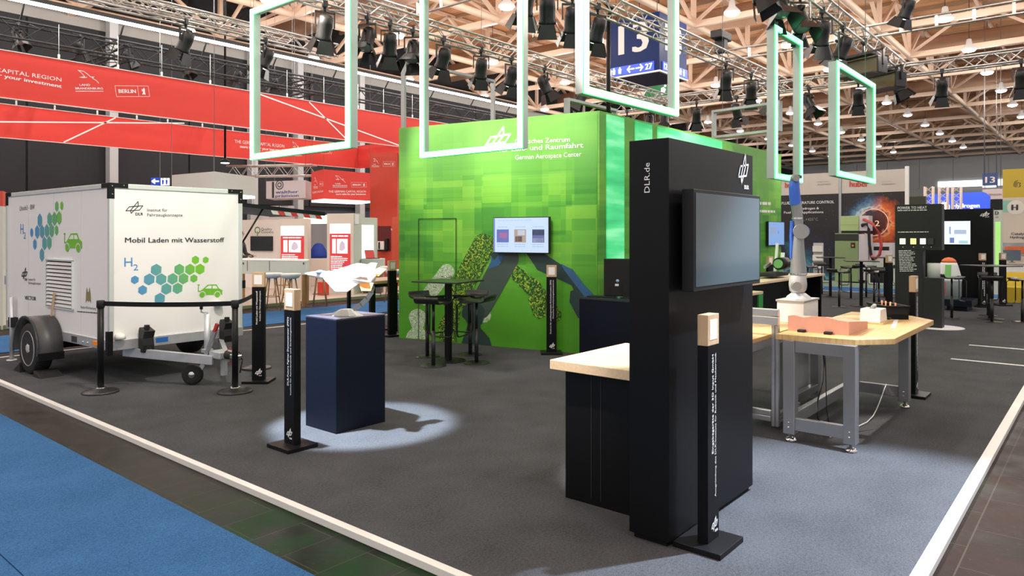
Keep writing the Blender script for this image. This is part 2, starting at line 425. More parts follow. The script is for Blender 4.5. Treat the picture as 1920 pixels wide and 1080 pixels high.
# pendant hall lamps
M_lampw = mat('lamp_glow', (1, 0.97, 0.92), 0.4, emit=9.0)
def hall_lamp():
    t = thing('pendant_lamp', 'white bell-shaped pendant lamp hanging from the hall ceiling', 'lamp', group='pendant lamps under the hall ceiling')
    MB().lathe([(0.02, 0.5), (0.10, 0.46), (0.13, 0.25), (0.30, 0.06), (0.31, 0.0)], n=14).build('lamp_shade', mat('lamp_shade_white', (0.85, 0.85, 0.84), 0.35), t)
    MB().lathe([(0.27, 0.0), (0.24, -0.07), (0.05, -0.12)], n=14).build('bulb', M_lampw, t)
    MB().cyl((0, 0, 0.5), (0, 0, 2.9), 0.012, n=5).build('cable', M_dark, t)
    return t
hl = hall_lamp(); n_l = 0
for i in range(-3, 13):
    for j in range(-2, 5):
        x = 8 + 6 * i; y = 5 + 6 * j
        t = hl if n_l == 0 else copy_tree(hl); n_l += 1
        t.location = (x, y, 10.0)
HALL_W = 330
for x in (-10, -4, 2, 8, 14, 20, 26, 32, 38, 44, 56, 68, 80):
    for y in (-7, -1, 5, 11, 17, 23, 29):
        if x > 50 and y in (-7, 11, 23): continue
        l = bpy.data.lights.new('hall_lamp_light', 'POINT'); l.energy = HALL_W; l.shadow_soft_size = 0.3; l.color = (1, 0.96, 0.91)
        o = bpy.data.objects.new('hall_lamp_light', l); COL.objects.link(o); o.location = (x, y, 9.72)

# ---------------------------------------------------------------- walls
M_wallL = mat('dark_wall_cloth', (0.017, 0.018, 0.021), 0.85, noise=0.25, nscale=0.6)
wl = MB().box(-14, 33.0, -0.04, 104, 33.3, 13.0).build('wall_left', M_wallL); tag(wl, 'dark grey cloth-covered hall wall', kind='structure')
for i in range(9):
    part(MB().box(-10 + 6.5 * i, 32.9, 3.2, -10 + 6.5 * i + 6.42, 33.0, 10.3), 'wall_panel', M_wallL, wl)
part(MB().box(-14, 32.85, 10.3, 104, 33.0, 10.75), 'wall_rail', mat('grey_rail', (0.30, 0.29, 0.27), 0.6), wl)
part(MB().box(-14, 32.86, 7.9, 104, 32.9, 8.05), 'wall_rail', MATS['grey_rail'], wl)
part(MB().box(-14, 32.85, 0, 104, 32.95, 3.0), 'wall_base_cladding', mat('dark_blue_cladding', (0.02, 0.026, 0.045), 0.7), wl)
for i, x in enumerate((12.5, 19.0, 21.6, 25.6)):
    part(MB().box(x - 0.17, 32.4, -0.04, x + 0.17, 32.84, ZC), 'column', mat('grey_column', (0.42, 0.43, 0.44), 0.5), wl)
wf = MB().box(98, -14, -0.04, 98.3, 33, 13.0).build('wall_far', mat('grey_cladding', (0.40, 0.41, 0.42), 0.5)); tag(wf, 'pale grey clad far wall of the hall', kind='structure')
for i in range(12):
    part(MB().box(97.9, -10 + 3.5 * i, 7.2, 98.0, -10 + 3.5 * i + 3.44, 10.6), 'wall_panel', MATS['grey_cladding'], wf)
part(MB().box(97.8, -12, 0, 98.0, 33, 6.2), 'dark_wall_base', mat('dark_base', (0.05, 0.05, 0.055), 0.7), wf)
part(MB().box(97.7, 2.5, 7.25, 97.9, 16, 7.95), 'light_band', mat('band_glow', (1, 1, 1), 0.4, emit=1.6), wf)
# ================================================================ FOREGROUND STAND
# ---------------------------------------------------------------- black tower with screen
TX0, TX1, TY0, TY1 = 3.486, 4.652, 1.826, 2.068
t = thing('display_tower', 'tall black tower panel carrying a switched-off screen', 'display tower', (TX0, TY0, 0))
MB().box(0, 0, 0.03, TX1 - TX0, TY1 - TY0, 2.20).build('panel', M_black, t, bevel=0.002)
MB().box(0.02, 0.02, 0, TX1 - TX0 - 0.02, TY1 - TY0 - 0.02, 0.03).build('plinth', M_blackm, t)
ltpx('DLR.de', (Vector((TX0, 0, 0)), Vector((1, 0, 0))), (1218.5, 361), (1218.5, 305), 12, M_white, t, up=(0, 1, 0))
Fs, _ = plane_frame(PLY(TY0), (1384, 344), (1405, 346)); star(Fs, 0.16, M_white, t, sw=0.075, asp=1.25)
s = thing('wall_screen', 'large black-framed screen, switched off, on the black tower', 'screen', (3.585, 1.80, 1.372))
MB().box(0, -0.07, 0, 0.945, 0.0, 0.555).build('bezel', M_dark, s, bevel=0.003)
MB().box(0.022, -0.073, 0.025, 0.923, -0.069, 0.535).build('display', mat('screen_glass', (0.075, 0.10, 0.11), 0.12, spec=0.5), s)  # glass colour lightened to stand in for what the dark screen reflects
MB().box(0.3, 0, 0.15, 0.65, 0.024, 0.4).build('wall_bracket', M_dark, s)
# ---------------------------------------------------------------- oak counter behind the tower
c = thing('counter', 'black counter with a thick pale oak top beside the tower', 'counter', (3.745, 2.09, 0))
MB().box(0, 0, 0, 0.8, 0.60, 0.82).build('cabinet', M_black, c, bevel=0.002)
MB().box(-0.06, -0.01, 0.82, 0.87, 0.68, 0.88).build('counter_top', M_oaktop, c, bevel=0.003)
for y in (0.40, 0.33): MB().box(-0.003, y, 0.04, 0.0, y + 0.003, 0.80).build('door_gap', mat('gap', (0.03, 0.03, 0.03), 0.5), c)
for k in range(7): MB().box(-0.004, 0.03, 0.25 + 0.055 * k, 0.0, 0.12, 0.28 + 0.055 * k).build('vent_slot', M_dark, c)
p = thing('input_device', 'small wooden-topped input knob on the oak counter', 'device', (4.30, 2.36, 0.88))
MB().lathe([(0.05, 0), (0.055, 0.012), (0.02, 0.02), (0.02, 0.035)], n=20).build('base', M_dark, p)
MB().box(-0.06, -0.04, 0.035, 0.06, 0.04, 0.07).build('grip', mat('yellow_wood', (0.62, 0.42, 0.12), 0.4), p, bevel=0.006)

# ---------------------------------------------------------------- slim info stands
def dashes(F, length, h, m, parent, rows=1, gap=2.0, name='small_print', fill=1.0, z=0.0025):
    """rows of print too small to read"""
    rnd = random.Random(int(length * 1000) + rows); polys = []
    for r in range(rows):
        x = 0.0; y = -r * h * gap; end = length * (fill if r % 3 else 1.0) * (1 if rows == 1 else rnd.uniform(.6, 1))
        while x < end:
            w_ = min(h * rnd.uniform(2.0, 6.0), end - x); polys.append([(x, y), (x + w_, y), (x + w_, y + h), (x, y + h)]); x += w_ + h * .7
    o = flat(F, polys, z=z).build(name, m); return world_child(o, parent)
def info_stand(loc, rz, label, lines, spans, logo=True, side=False):
    t = thing('info_stand', label, 'info stand', loc, rz, 'slim black info stands with an oak head')
    MB().box(-0.15, -0.135, 0, 0.15, 0.135, 0.03).build('base_plate', M_blackm, t, bevel=0.002)
    MB().box(-0.07, -0.03, 0.03, 0.07, 0.03, 1.085).build('post', M_black, t, bevel=0.002)
    MB().box(-0.07, -0.03, 1.085, 0.07, 0.03, 1.25).build('oak_head', M_oak, t, bevel=0.002)
    MB().box(-0.045, -0.0315, 1.115, 0.045, -0.03, 1.222).build('label_plate', M_label, t)
    Mx = wm(t)
    for k, (ln, (z0, z1)) in enumerate(zip(lines, spans)):
        x = (-0.005, 0.03)[k]
        if ln is None:
            dashes(frame(Mx @ Vector((x, -0.03, z0)), (0, 0, 1), Mx.to_3x3() @ Vector((-1, 0, 0))), z1 - z0, 0.012, M_white, t); continue
        lettering(ln, Mx @ Vector((x, -0.03, z0)), Mx @ Vector((x, -0.03, z1)), 0.020 if k == 0 else 0.018, M_white, t,
                  up=(Mx.to_3x3() @ Vector((-1, 0, 0))), bold=0.015 if k == 0 else 0.0, lift=0.0015)
    if logo:
        F = frame(Mx @ Vector((-0.03, -0.03, 0.085)), Mx.to_3x3() @ Vector((1, 0, 0)), (0, 0, 1))
        star(F, 0.075, M_white, t, sw=0.10, asp=0.95)
    return t
S2 = [(0.42, 1.04), (0.26, 1.04)]
info_stand((3.675, 1.688, 0), 0.0, 'slim black info stand with oak head standing against the dark tower screen wall',
           ['Eingabegeräte der 3D Input GmbH', 'Ausgründung des DLR-Instituts für Robotik und Mechatronik'], [(0.50, 1.035), (0.26, 1.04)])
info_stand((3.247, 4.985, 0), R(-90), 'slim black info stand with oak head beside the navy pedestal',
           ['DLR-Future Fighter Demonstrator (FFD)', 'Institut für Aerodynamik und Strömungstechnik'], [(0.49, 1.03), (0.42, 1.03)])
q = G(485.5, 716); info_stand((q.x, q.y, 0), R(-50), 'slim black info stand with oak head near the trailer coupling',
           ['Mobil Laden mit Wasserstoff', 'Institut für Fahrzeugkonzepte'], [(0.66, 1.04), (0.70, 1.04)])
q = G(1034, 663); info_stand((q.x, q.y, 0), R(-50), 'slim black info stand with oak head before the green mural, under the lit screen',
           ['Zentrum für satellitengestützte Kriseninformation (ZKI)', 'Deutsches Fernerkundungsdatenzentrum'], [(0.28, 1.04), (0.50, 1.04)])
q = G(1713, 742); info_stand((q.x, q.y, 0), R(0), 'slim black info stand with oak head behind the bamboo bench',
           [None, None], S2)
q = G(1667, 588); info_stand((q.x, q.y, 0), R(-35), 'slim black info stand with oak head next to the far bar tables', [], [], logo=False)
q = G(1880, 573); info_stand((q.x, q.y, 0), R(-50), 'slim black info stand with oak head by the outer edge of the black screen wall', [], [])
q = G(1842, 576); info_stand((q.x, q.y, 0), R(-50), 'slim black info stand in front of the bright screen of the black wall',
           [None, None], S2)
q = G(735, 630); info_stand((q.x, q.y, 0), R(-10), 'slim black info stand with oak head outside the green wall, by the black-legged table', [], [], logo=False)
info_stand((14.25, 5.25, 0), R(-20), 'slim black info stand with oak head against the green side wall', [], [], logo=False)

# ---------------------------------------------------------------- pedestal and aircraft model
pd = thing('pedestal', 'dark navy square pedestal in a pool of light', 'pedestal', (3.69, 5.02, 0))
MB().box(0, 0, 0, 0.53, 0.44, 0.955).build('column_body', M_navy, pd, bevel=0.002)
MB().box(0, 0, 0.955, 0.53, 0.44, 0.968).build('top_panel', mat('navy_top', (0.05, 0.055, 0.08), 0.3), pd, bevel=0.002)
a = thing('aircraft_model', 'white delta-wing jet model on a curved silver arm atop the navy pedestal', 'model', (3.97, 5.24, 0.968))
M_jet = mat('model_white', (0.88, 0.88, 0.88), 0.35); M_or = mat('model_orange', (0.85, 0.38, 0.08), 0.4)
Ta = Matrix.Translation(a.location).inverted()
nose = Ta @ DP(572, 513, 6.35); tail = Ta @ DP(700, 524, 6.12)
ax = (tail - nose).normalized(); side = ax.cross(UP).normalized(); upv = side.cross(ax).normalized()
if side.dot(FW) > 0: side = -side
side = (side * 0.80 - UP * 0.50).normalized(); upv = ax.cross(side).normalized()
if upv.z < 0: upv = -upv
L = (tail - nose).length
def jp(x, y, z): return nose + ax * (x * L) + side * y + upv * z
mb = MB(); rings = []
prof = [(0, .004, .004), (.06, .02, .016), (.2, .036, .03), (.35, .05, .036), (.55, .07, .038), (.8, .075, .035), (1.0, .06, .028)]
for x, wy, hz in prof: rings.append([jp(x, wy * math.cos(k * math.pi / 6), hz * math.sin(k * math.pi / 6)) for k in range(12)])
vs_ = [p for r_ in rings for p in r_]; fs_ = [(i * 12 + k, i * 12 + (k + 1) % 12, (i + 1) * 12 + (k + 1) % 12, (i + 1) * 12 + k) for i in range(len(prof) - 1) for k in range(12)]
mb._add(vs_, fs_ + [tuple(range(72, 84))], True).build('fuselage', M_jet, a)
def slab(pts, th, name, m):
    b = MB(); n = len(pts); t_ = upv * th if name != 'tail_fin' else side * th
    b._add([p + t_ for p in pts] + [p - t_ for p in pts], [tuple(range(n)), tuple(range(2 * n - 1, n - 1, -1))] + [(i, n + i, n + (i + 1) % n, (i + 1) % n) for i in range(n)])
    return b.build(name, m, a)
for sg in (1, -1):
    slab([jp(.30, .04 * sg, 0), jp(.62, .21 * sg, 0), jp(.78, .20 * sg, 0), jp(.86, .06 * sg, 0)], .005, 'wing', M_jet)
    slab([jp(.84, .06 * sg, 0), jp(.96, .17 * sg, 0), jp(1.08, .16 * sg, 0), jp(1.04, .05 * sg, 0)], .004, 'tailplane', M_or)
    slab([jp(.74, .055 * sg, .03), jp(.93, .10 * sg, .10), jp(1.02, .10 * sg, .10), jp(.98, .055 * sg, .03)], .004, 'tail_fin', M_jet)
MB().sphere(jp(.24, 0, .03), .028, 12, 6, (1.6, 1, .7)).build('canopy', mat('canopy_blue', (0.25, 0.4, 0.7), 0.1), a)
def jd(u, v, d=6.12): return Ta @ DP(u, v, d)
arc = [jd(662, 579), jd(676, 572), jd(688, 561), jd(696, 549), jd(699, 540), jd(696, 533), jd(690, 531)]
mb = MB(); rr = [(.045, .006), (.045, .006), (.04, .006), (.034, .006), (.03, .006), (.026, .006), (.02, .006)]
for p, q_, (wd, _) in zip(arc[:-1], arc[1:], rr): mb.bar(p, q_ + (q_ - p) * 0.15, wd, 0.012, up=(FW.x, FW.y, 0))
mb.build('arm', mat('arm_steel', (0.55, 0.57, 0.6), 0.25, 0.9), a)
MB().lathe([(.15, 0), (.15, .004), (.06, .05), (.03, .055)], c=(-0.02, -0.02, 0), n=6, smooth=False).build('base', mat('base_steel', (0.4, 0.4, 0.4), 0.4, 0.5), a)
for dx, dy in ((-.12, .02), (0.0, -.12), (.1, .04)):
    b = MB(); b._add([(dx - .05, dy - .03, 0), (dx + .05, dy - .05, 0), (dx + .04, dy + .05, 0), (-.01 + dx * .5, -.01 + dy * .5, .052)], [(2, 1, 0), (0, 1, 3), (1, 2, 3), (2, 0, 3)])
    b.build('base_facet', M_jet, a)

# ---------------------------------------------------------------- belt posts
def belt_post(p, label):
    t = thing('belt_post', label, 'barrier post', (p[0], p[1], 0), 0, 'black retractable belt posts around the trailer')
    MB().lathe([(0.18, 0), (0.18, 0.012), (0.165, 0.022), (0.06, 0.045), (0.04, 0.05)], n=28).build('base', mat('post_base', (0.03, 0.03, 0.031), 0.35, 0.3), t)
    MB().cyl((0, 0, .045), (0, 0, .055), .05, n=20).build('collar', M_chrome, t)
    MB().cyl((0, 0, .05), (0, 0, .90), .032, n=20).build('post', M_blackm, t)
    MB().lathe([(.036, .90), (.04, .905), (.04, .975), (.036, .98)], n=20).build('belt_head', M_dark, t)
    return t
bp1 = belt_post((3.06, 8.28), 'black belt post beside the trailer wheel end of the belt'); bp2 = belt_post((3.99, 7.20), 'black belt post in front of the trailer coupling')
bp3 = belt_post((4.86, 8.25), 'black belt post between the trailer and the info stand')
def belt(pa, pb, parent):
    b = MB(); A = Vector(pa); B = Vector(pb); N = 10; d = (B - A).normalized()
    A += d * .04; B -= d * .04; pr = None
    for i in range(N + 1):
        f = i / N; p = A.lerp(B, f); p.z -= 0.012 * 4 * f * (1 - f)
        if pr is not None: b.bar(pr, p, .004, .05)
        pr = p
    o = b.build('belt', M_blackm); world_child(o, parent)
belt((3.06, 8.28, .945), (3.99, 7.2, .945), bp1); belt((3.99, 7.2, .945), (4.86, 8.25, .945), bp2)

# ---------------------------------------------------------------- trailer
TL = Vector((3.20, 8.42, 0)); TR = R(2.0); TW, TLEN, TZ0, TZ1 = 1.60, 3.18, 0.515, 2.245
tr = thing('box_trailer', 'white single-axle box trailer printed with blue and green hexagons', 'trailer', TL, TR)
M_tw = mat('trailer_white', (0.80, 0.80, 0.80), 0.35); M_prof = mat('trailer_profile', (0.62, 0.66, 0.66), 0.4, 0.3); M_galv = mat('galvanised_steel', (0.55, 0.57, 0.60), 0.45, 0.7, noise=0.15, nscale=12)
def tb(name, m, *b, **k): return MB().box(*b).build(name, m, tr, **k)
tb('box_body', M_tw, 0.012, 0.012, TZ0, TW - 0.012, TLEN, TZ1 - 0.01)
for x0 in (0.0, TW - 0.05): tb('edge_profile', M_prof, x0, 0, TZ0, x0 + 0.05, 0.05, TZ1, bevel=0.006)
tb('edge_profile', M_prof, 0, 0, TZ1 - 0.055, TW, 0.05, TZ1, bevel=0.006)
tb('edge_profile', M_prof, 0, 0.05, TZ1 - 0.055, 0.05, TLEN, TZ1, bevel=0.006)
tb('edge_profile', M_prof, 0, TLEN - 0.05, TZ0, 0.05, TLEN + 0.005, TZ1 - 0.055, bevel=0.006)
tb('side_rail', M_galv, 0.0, 0.0, 0.405, 0.03, TLEN, TZ0, bevel=0.004)
tb('front_rail', M_galv, 0.0, -0.012, 0.405, TW, 0.02, TZ0, bevel=0.004)
for k in range(3): tb('panel_seam', M_prof, 0.0105, 0.75 + 0.82 * k, TZ0, 0.0125, 0.754 + 0.82 * k, TZ1 - 0.06)
for (x, y, sx, sy) in ((0, 0, 1, 1), (TW, 0, -1, 1), (0, TLEN, 1, -1)):
    b = MB(); b.box(x - sx * .004, y - sy * .004, TZ1 - .17, x + sx * .055, y + sy * .055, TZ1 + .006)
    b.box(x - sx * .003, y - sy * .003, TZ1 - .05, x + sx * .20, y + sy * .03, TZ1 + .005); b.box(x - sx * .003, y - sy * .003, TZ1 - .05, x + sx * .03, y + sy * .20, TZ1 + .005)
    cc = b.build('corner_cap', M_blackm, tr, bevel=0.004)
    for (rx, rz) in ((.028, -.03), (.028, -.12), (.15, -.02)): MB().sphere((x + sx * rx, y - sy * .005, TZ1 + rz), .009, 8, 4).build('rivet', M_chrome, cc)
# louvre
_i = Matrix.Rotation(-TR, 4, 'Z') @ Matrix.Translation(-TL); _pl = (TL, Matrix.Rotation(TR, 3, 'Z') @ Vector((-1, 0, 0)))
la, lc = _i @ ON(87.5, 485, _pl), _i @ ON(136.5, 583, _pl); LY1, LY0, LZ1, LZ0 = la.y, lc.y, la.z, lc.z; LS = (LZ1 - LZ0 - .05) / 12
tb('louvre_frame', M_prof, -0.012, LY1 - .012, LZ0, 0.012, LY1, LZ1)
tb('louvre_frame', M_prof, -0.012, LY0, LZ0, 0.012, LY0 + .012, LZ1)
tb('louvre_frame', M_prof, -0.012, LY0, LZ1 - .02, 0.012, LY1, LZ1); tb('louvre_frame', M_prof, -0.012, LY0, LZ0, 0.012, LY1, LZ0 + .02)
tb('louvre_back', M_dark, 0.004, LY0 + .01, LZ0 + .02, 0.0118, LY1 - .01, LZ1 - .02)
for k in range(12):
    z = LZ0 + .03 + LS * k; ya, yb = LY0 + .012, LY1 - .012; b = MB(); b._add([(-.014, ya, z), (-.014, yb, z), (.006, yb, z + LS * .72), (.006, ya, z + LS * .72), (-.011, ya, z - .003), (-.011, yb, z - .003), (.008, yb, z + LS * .72 - .003), (.008, ya, z + LS * .72 - .003)], [(0, 1, 2, 3), (7, 6, 5, 4), (0, 4, 5, 1), (3, 2, 6, 7)])
    b.build('louvre_slat', M_prof, tr)
# wheel, fender
WY = 1.62
wh = MB(); wm_ = Matrix.Translation((-0.16, WY, 0.31)) @ Matrix.Rotation(R(90), 4, 'Y')
wh.lathe([(.20, -.09), (.285, -.09), (.305, -.07), (.305, .07), (.285, .09), (.20, .09)], n=36, m=wm_)
wl_ = wh.build('wheel', M_rubber, tr)
MB().lathe([(.215, -.088), (.205, -.096), (.195, -.07), (.165, -.02), (.13, -.03), (.11, -.07), (.06, -.08), (.045, -.098), (.03, -.10)], n=30, m=wm_).build('rim', mat('rim_silver', (0.55, 0.56, 0.58), 0.4, 0.35), wl_)
for k in range(5):
    an = 2 * math.pi * k / 5; MB().cyl((-.252, WY + .055 * math.cos(an), .31 + .055 * math.sin(an)), (-.235, WY + .055 * math.cos(an), .31 + .055 * math.sin(an)), .011, n=6).build('wheel_nut', M_chrome, wl_)
MB().cyl((-.10, WY, .31), (1.7, WY, .31), .04, n=12).build('axle', M_dark, tr)
wr = MB(); wr.lathe([(.16, -.09), (.285, -.09), (.305, -.07), (.305, .07), (.285, .09), (.16, .09)], n=30, m=Matrix.Translation((1.76, WY, 0.31)) @ Matrix.Rotation(R(90), 4, 'Y')); wr.build('wheel', M_rubber, tr)
def arcpts(r0, a0, a1, n=14): return [(WY + r0 * math.cos(a0 + (a1 - a0) * i / n), .31 + r0 * math.sin(a0 + (a1 - a0) * i / n)) for i in range(n + 1)]
def fender(x0, x1):
    b = MB(); po = arcpts(.385, R(-8), R(188)); pi_ = arcpts(.36, R(-8), R(188)); n = len(po)
    v = [(x, y, z) for x in (x0, x1) for (y, z) in po] + [(x, y, z) for x in (x0, x1) for (y, z) in pi_]
    f = []
    for i in range(n - 1):
        f += [(i, i + 1, n + i + 1, n + i), (2 * n + i, 3 * n + i, 3 * n + i + 1, 2 * n + i + 1), (i, 2 * n + i, 2 * n + i + 1, i + 1), (n + i, n + i + 1, 3 * n + i + 1, 3 * n + i)]
    b._add(v, f, True); return b
M_fend = mat('fender_grey', (0.045, 0.046, 0.048), 0.45)
fo = fender(-.275, .0).build('fender', M_fend, tr)
b = MB()
for (y, z), (y2, z2) in zip(arcpts(.385, R(-8), R(188))[:-1], arcpts(.385, R(-8), R(188))[1:]): b.bar((-.275, y, z), (-.275, y2, z2), .012, .022)
b.build('fender_lip', M_fend, fo)
MB().box(-.275, WY - .41, .20, 0, WY - .375, .285).build('mud_lip', M_blackm, fo)
fender(1.6, 1.87).build('fender', M_fend, tr)
for dy, hh in ((-.36, .07), (.30, .12)):
    b = MB(); b.prism([(WY + dy - .10, 0), (WY + dy + .12, 0), (WY + dy + (.12 if dy < 0 else -.10), hh)], -.27, -.02, Matrix(((0, 0, 1, 0), (1, 0, 0, 0), (0, 1, 0, 0), (0, 0, 0, 1))))
    o = b.build('wheel_chock', M_rubber); o.location = tr.location; o.rotation_euler = tr.rotation_euler
    tag(o, 'black wedge chock on the carpet %s the trailer wheel' % ('in front of' if dy < 0 else 'behind'), 'wheel chock')
# drawbar
for x0 in (.22, 1.38): MB().bar((x0, .15, .36), (.80 + (x0 - .8) * .14, -.86, .30), .05, .10).build('drawbar', M_galv, tr, bevel=.004)
MB().box(.71, -1.0, .32, .89, -.78, .40).build('coupling_housing', M_galv, tr, bevel=.01)
MB().tube([(.8, -.98, .36), (.8, -1.05, .36), (.8, -1.12, .36)], [.045, .04, .032], 10).build('bellows', M_rubber, tr)
cp = MB().box(.765, -1.25, .33, .835, -1.10, .39).build('coupling_head', M_chrome, tr, bevel=.012)
MB().tube([(.8, -1.16, .38), (.8, -1.17, .46), (.8, -1.19, .53)], .014, 8).build('coupling_handle', M_dark, cp)
MB().tube([(.8, -1.12, .38), (.83, -1.20, .41), (.82, -1.27, .33), (.81, -1.25, .24), (.82, -1.22, .19)], .006, 6).build('breakaway_cable', M_dark, cp)
MB().tube([(.76, -1.02, .40), (.75, -1.15, .46), (.76, -1.25, .40), (.77, -1.2, .30), (.76, -1.07, .28)], .004, 6).build('red_wire', mat('red_wire', (.6, .03, .02), .5), cp)
jw = MB().cyl((.76, -.66, .22), (.76, -.66, .79), .033, n=16).build('jockey_tube', M_galv, tr)
MB().tube([(.76, -.66, .79), (.76, -.66, .81), (.72, -.66, .81), (.69, -.66, .82), (.69, -.66, .87)], .009, 8).build('crank', M_galv, jw)
MB().cyl((.69, -.66, .85), (.69, -.66, .91), .018, n=8).build('crank_knob', M_dark, jw)
MB().lathe([(.06, -.035), (.105, -.035), (.115, -.02), (.115, .02), (.105, .035), (.06, .035)], n=24, m=Matrix.Translation((.66, -.53, .115)) @ Matrix.Rotation(R(38), 4, 'Z') @ Matrix.Rotation(R(90), 4, 'Y')).build('jockey_wheel', M_rubber, jw)
MB().lathe([(.07, -.028), (.03, -.036), (.015, -.045)], n=16, m=Matrix.Translation((.66, -.53, .115)) @ Matrix.Rotation(R(38), 4, 'Z') @ Matrix.Rotation(R(90), 4, 'Y')).build('hub', M_chrome, jw)
MB().bar((.69, -.56, .12), (.76, -.65, .28), .012, .05).build('fork', M_galv, jw)
MB().box(.715, -.71, .36, .805, -.61, .40).build('tube_clamp', M_galv, jw)
hb = MB().bar((.70, -.74, .34), (.74, -.86, .62), .025, .045).build('handbrake_lever', M_alug, tr)
MB().bar((.738, -.855, .61), (.75, -.89, .70), .03, .035).build('grip', mat('red_grip', (.35, .02, .015), .5), hb)
MB().box(.78, -.94, .13, .84, -.90, .32).build('support_leg', M_galv, tr)
for x in (.36, 1.33):
    b = MB(); b.prism([(-.05, .36), (.06, .36), (.075, .44), (.06, .52), (.10, .60), (-.03, .64), (-.05, .60)], x - .06, x + .06, Matrix(((0, 0, 1, 0), (-1, 0, 0, -.07), (0, 1, 0, 0), (0, 0, 0, 1))))
    ch = b.build('spare_chock', M_dark, tr, bevel=.004); MB().box(x - .02, -.12, .62, x + .02, -.07, .665).build('chock_knob', M_dark, ch)
for x, z in ((.10, .53), (1.26, .80)): MB().lathe([(.055, 0), (.055, .03), (.045, .055), (.015, .065)], c=(x, -.03, z), n=16).build('marker_cap', mat('cap_white', (.8, .79, .74), .4), tr)
MB().box(.50, -.0145, .44, .64, -.012, .495).build('blue_sticker', mat('sticker_blue', (.02, .12, .45), .4), tr)
MB().box(-.012, .30, .44, .0, .40, .485).build('side_reflector', mat('amber', (.9, .25, .02), .3), tr)
MB().box(-.003, .85, .42, .0, 1.0, .49).build('type_plate', M_ink, tr)
for y in (.55, .68): MB().sphere((-.002, y, .445), .014, 8, 4).build('bolt', M_chrome, tr)
MB().box(-.03, -.02, .36, .03, .03, .62).build('corner_bracket', M_blackm, tr)
ps = MB().cyl((-.04, TLEN - .35, .02), (-.04, TLEN - .35, .85), .026, n=12).build('corner_steady', M_galv, tr)
MB().cyl((-.04, TLEN - .35, 0), (-.04, TLEN - .35, .02), .06, n=14).build('foot', M_galv, ps)
MB().box(-.06, TLEN - .42, .45, .02, TLEN - .28, .58).build('steady_clamp', M_dark, ps)
MB().box(-.01, TLEN - .02, 1.0, .012, TLEN + .02, 1.12).build('door_hinge', M_galv, tr)
# open side hatch
hx = MB(); hx._add([(TW, .05, 2.075), (TW + 1.28, .05, 1.985), (TW + 1.28, 1.35, 1.985), (TW, 1.35, 2.075), (TW, .05, 2.045), (TW + 1.28, .05, 1.955), (TW + 1.28, 1.35, 1.955), (TW, 1.35, 2.045)],
        [(0, 1, 2, 3), (7, 6, 5, 4), (0, 4, 5, 1), (1, 5, 6, 2), (2, 6, 7, 3), (3, 7, 4, 0)])
ht = hx.build('side_hatch', mat('hatch_grey', (.20, .22, .21), .5), tr)
MB().bar((TW, .04, 2.062), (TW + 1.3, .04, 1.972), .03, .05).build('hatch_frame', M_blackm, ht)
MB().bar((TW + 1.29, .05, 1.97), (TW + 1.29, 1.35, 1.97), .03, .04).build('hatch_frame', M_blackm, ht)
for k in range(8):
    x = TW + .42 + .1 * k; z = 2.03 - (x - TW) * .0703
    b = MB(); b._add([(x, .02, z), (x + .1, .02, z - .007), (x + .13, .02, z - .057), (x + .03, .02, z - .05)], [(0, 1, 2, 3)])
    b.build('warning_stripe', mat('stripe_red', (.6, .03, .03), .4) if k % 2 else mat('stripe_white', (.7, .7, .7), .4), ht)
MB().cyl((TW + .04, .10, 1.55), (TW + .36, .10, 2.03), .012, n=8).build('gas_strut', M_blackm, ht)
MB().box(TW - .01, .0, 1.0, TW + .04, .05, 1.1).build('hatch_latch', M_blackm, tr)
lath = MB().bar((-.02, 1.55, .68), (-.02, 1.46, .98), .015, .03).build('wooden_lath', M_oak); lath.location = TL; lath.rotation_euler = (0, 0, TR); tag(lath, 'thin wooden lath leaning on the trailer above its fender', 'lath')

# prints on the trailer
Rz = Matrix.Rotation(TR, 4, 'Z'); PTF = (TL + Rz @ Vector((0, .012, 0)), Rz.to_3x3() @ Vector((0, -1, 0))); PTL = (TL + Rz @ Vector((.012, 0, 0)), Rz.to_3x3() @ Vector((-1, 0, 0)))
ng = NT('hexagon_gradient_print', 0.45); sp = ng.n('ShaderNodeSeparateXYZ'); ng.l(ng.tc.outputs['Generated'], sp.inputs[0])
ng.col(ng.ramp(ng.math('ADD', sp.outputs[0], ng.math('MULTIPLY', sp.outputs[2], .25)), [(0.1, (.07, .26, .56)), (.45, (.10, .33, .38)), (.75, (.12, .40, .16)), (1.0, (.17, .50, .03))])); M_hexg = ng.m
ng = NT('hexagon_gradient_print_side', 0.45); sp = ng.n('ShaderNodeSeparateXYZ'); ng.l(ng.tc.outputs['Generated'], sp.inputs[0])
ng.col(ng.ramp(ng.math('SUBTRACT', 1.0, sp.outputs[1]), [(0.1, (.07, .26, .56)), (.45, (.10, .33, .38)), (.75, (.12, .40, .16)), (1.0, (.17, .50, .03))])); M_hexs = ng.m
M_gr = mat('green_print', (.16, .48, .03), .45); M_bl = mat('blue_print', (.07, .26, .56), .45)
HEX = [(286.5, 507, 10.8), (329, 505.5, 10.5), (349.5, 505, 10.5), (369, 504, 10.3), (359, 487, 8), (379.5, 486.5, 6.6), (250, 525.5, 7.4), (275, 524.5, 10.6), (296.5, 524, 10.6), (317.5, 523, 10.5), (338, 522.5, 10.4), (358, 522, 7.8), (264.5, 543.5, 8.6), (307, 541.5, 10.5), (327.8, 540.5, 10.4), (296, 559, 10.4)]
CAR = [[(371, 553), (371, 546), (378, 541), (386, 533.5), (404, 533), (410, 541), (417, 544), (417, 553)]]
F, Wd = plane_frame(PTF, (233, 540), (417, 540)); k = Wd / 184.0
def fm(u, v): return ((u - 233) * k, (540 - v) * k * 1.0)
Fq, Wq = plane_frame(PTL, (38, 432), (154, 432)); ks = Wq / 184.0; Fqi = Fq.inverted()
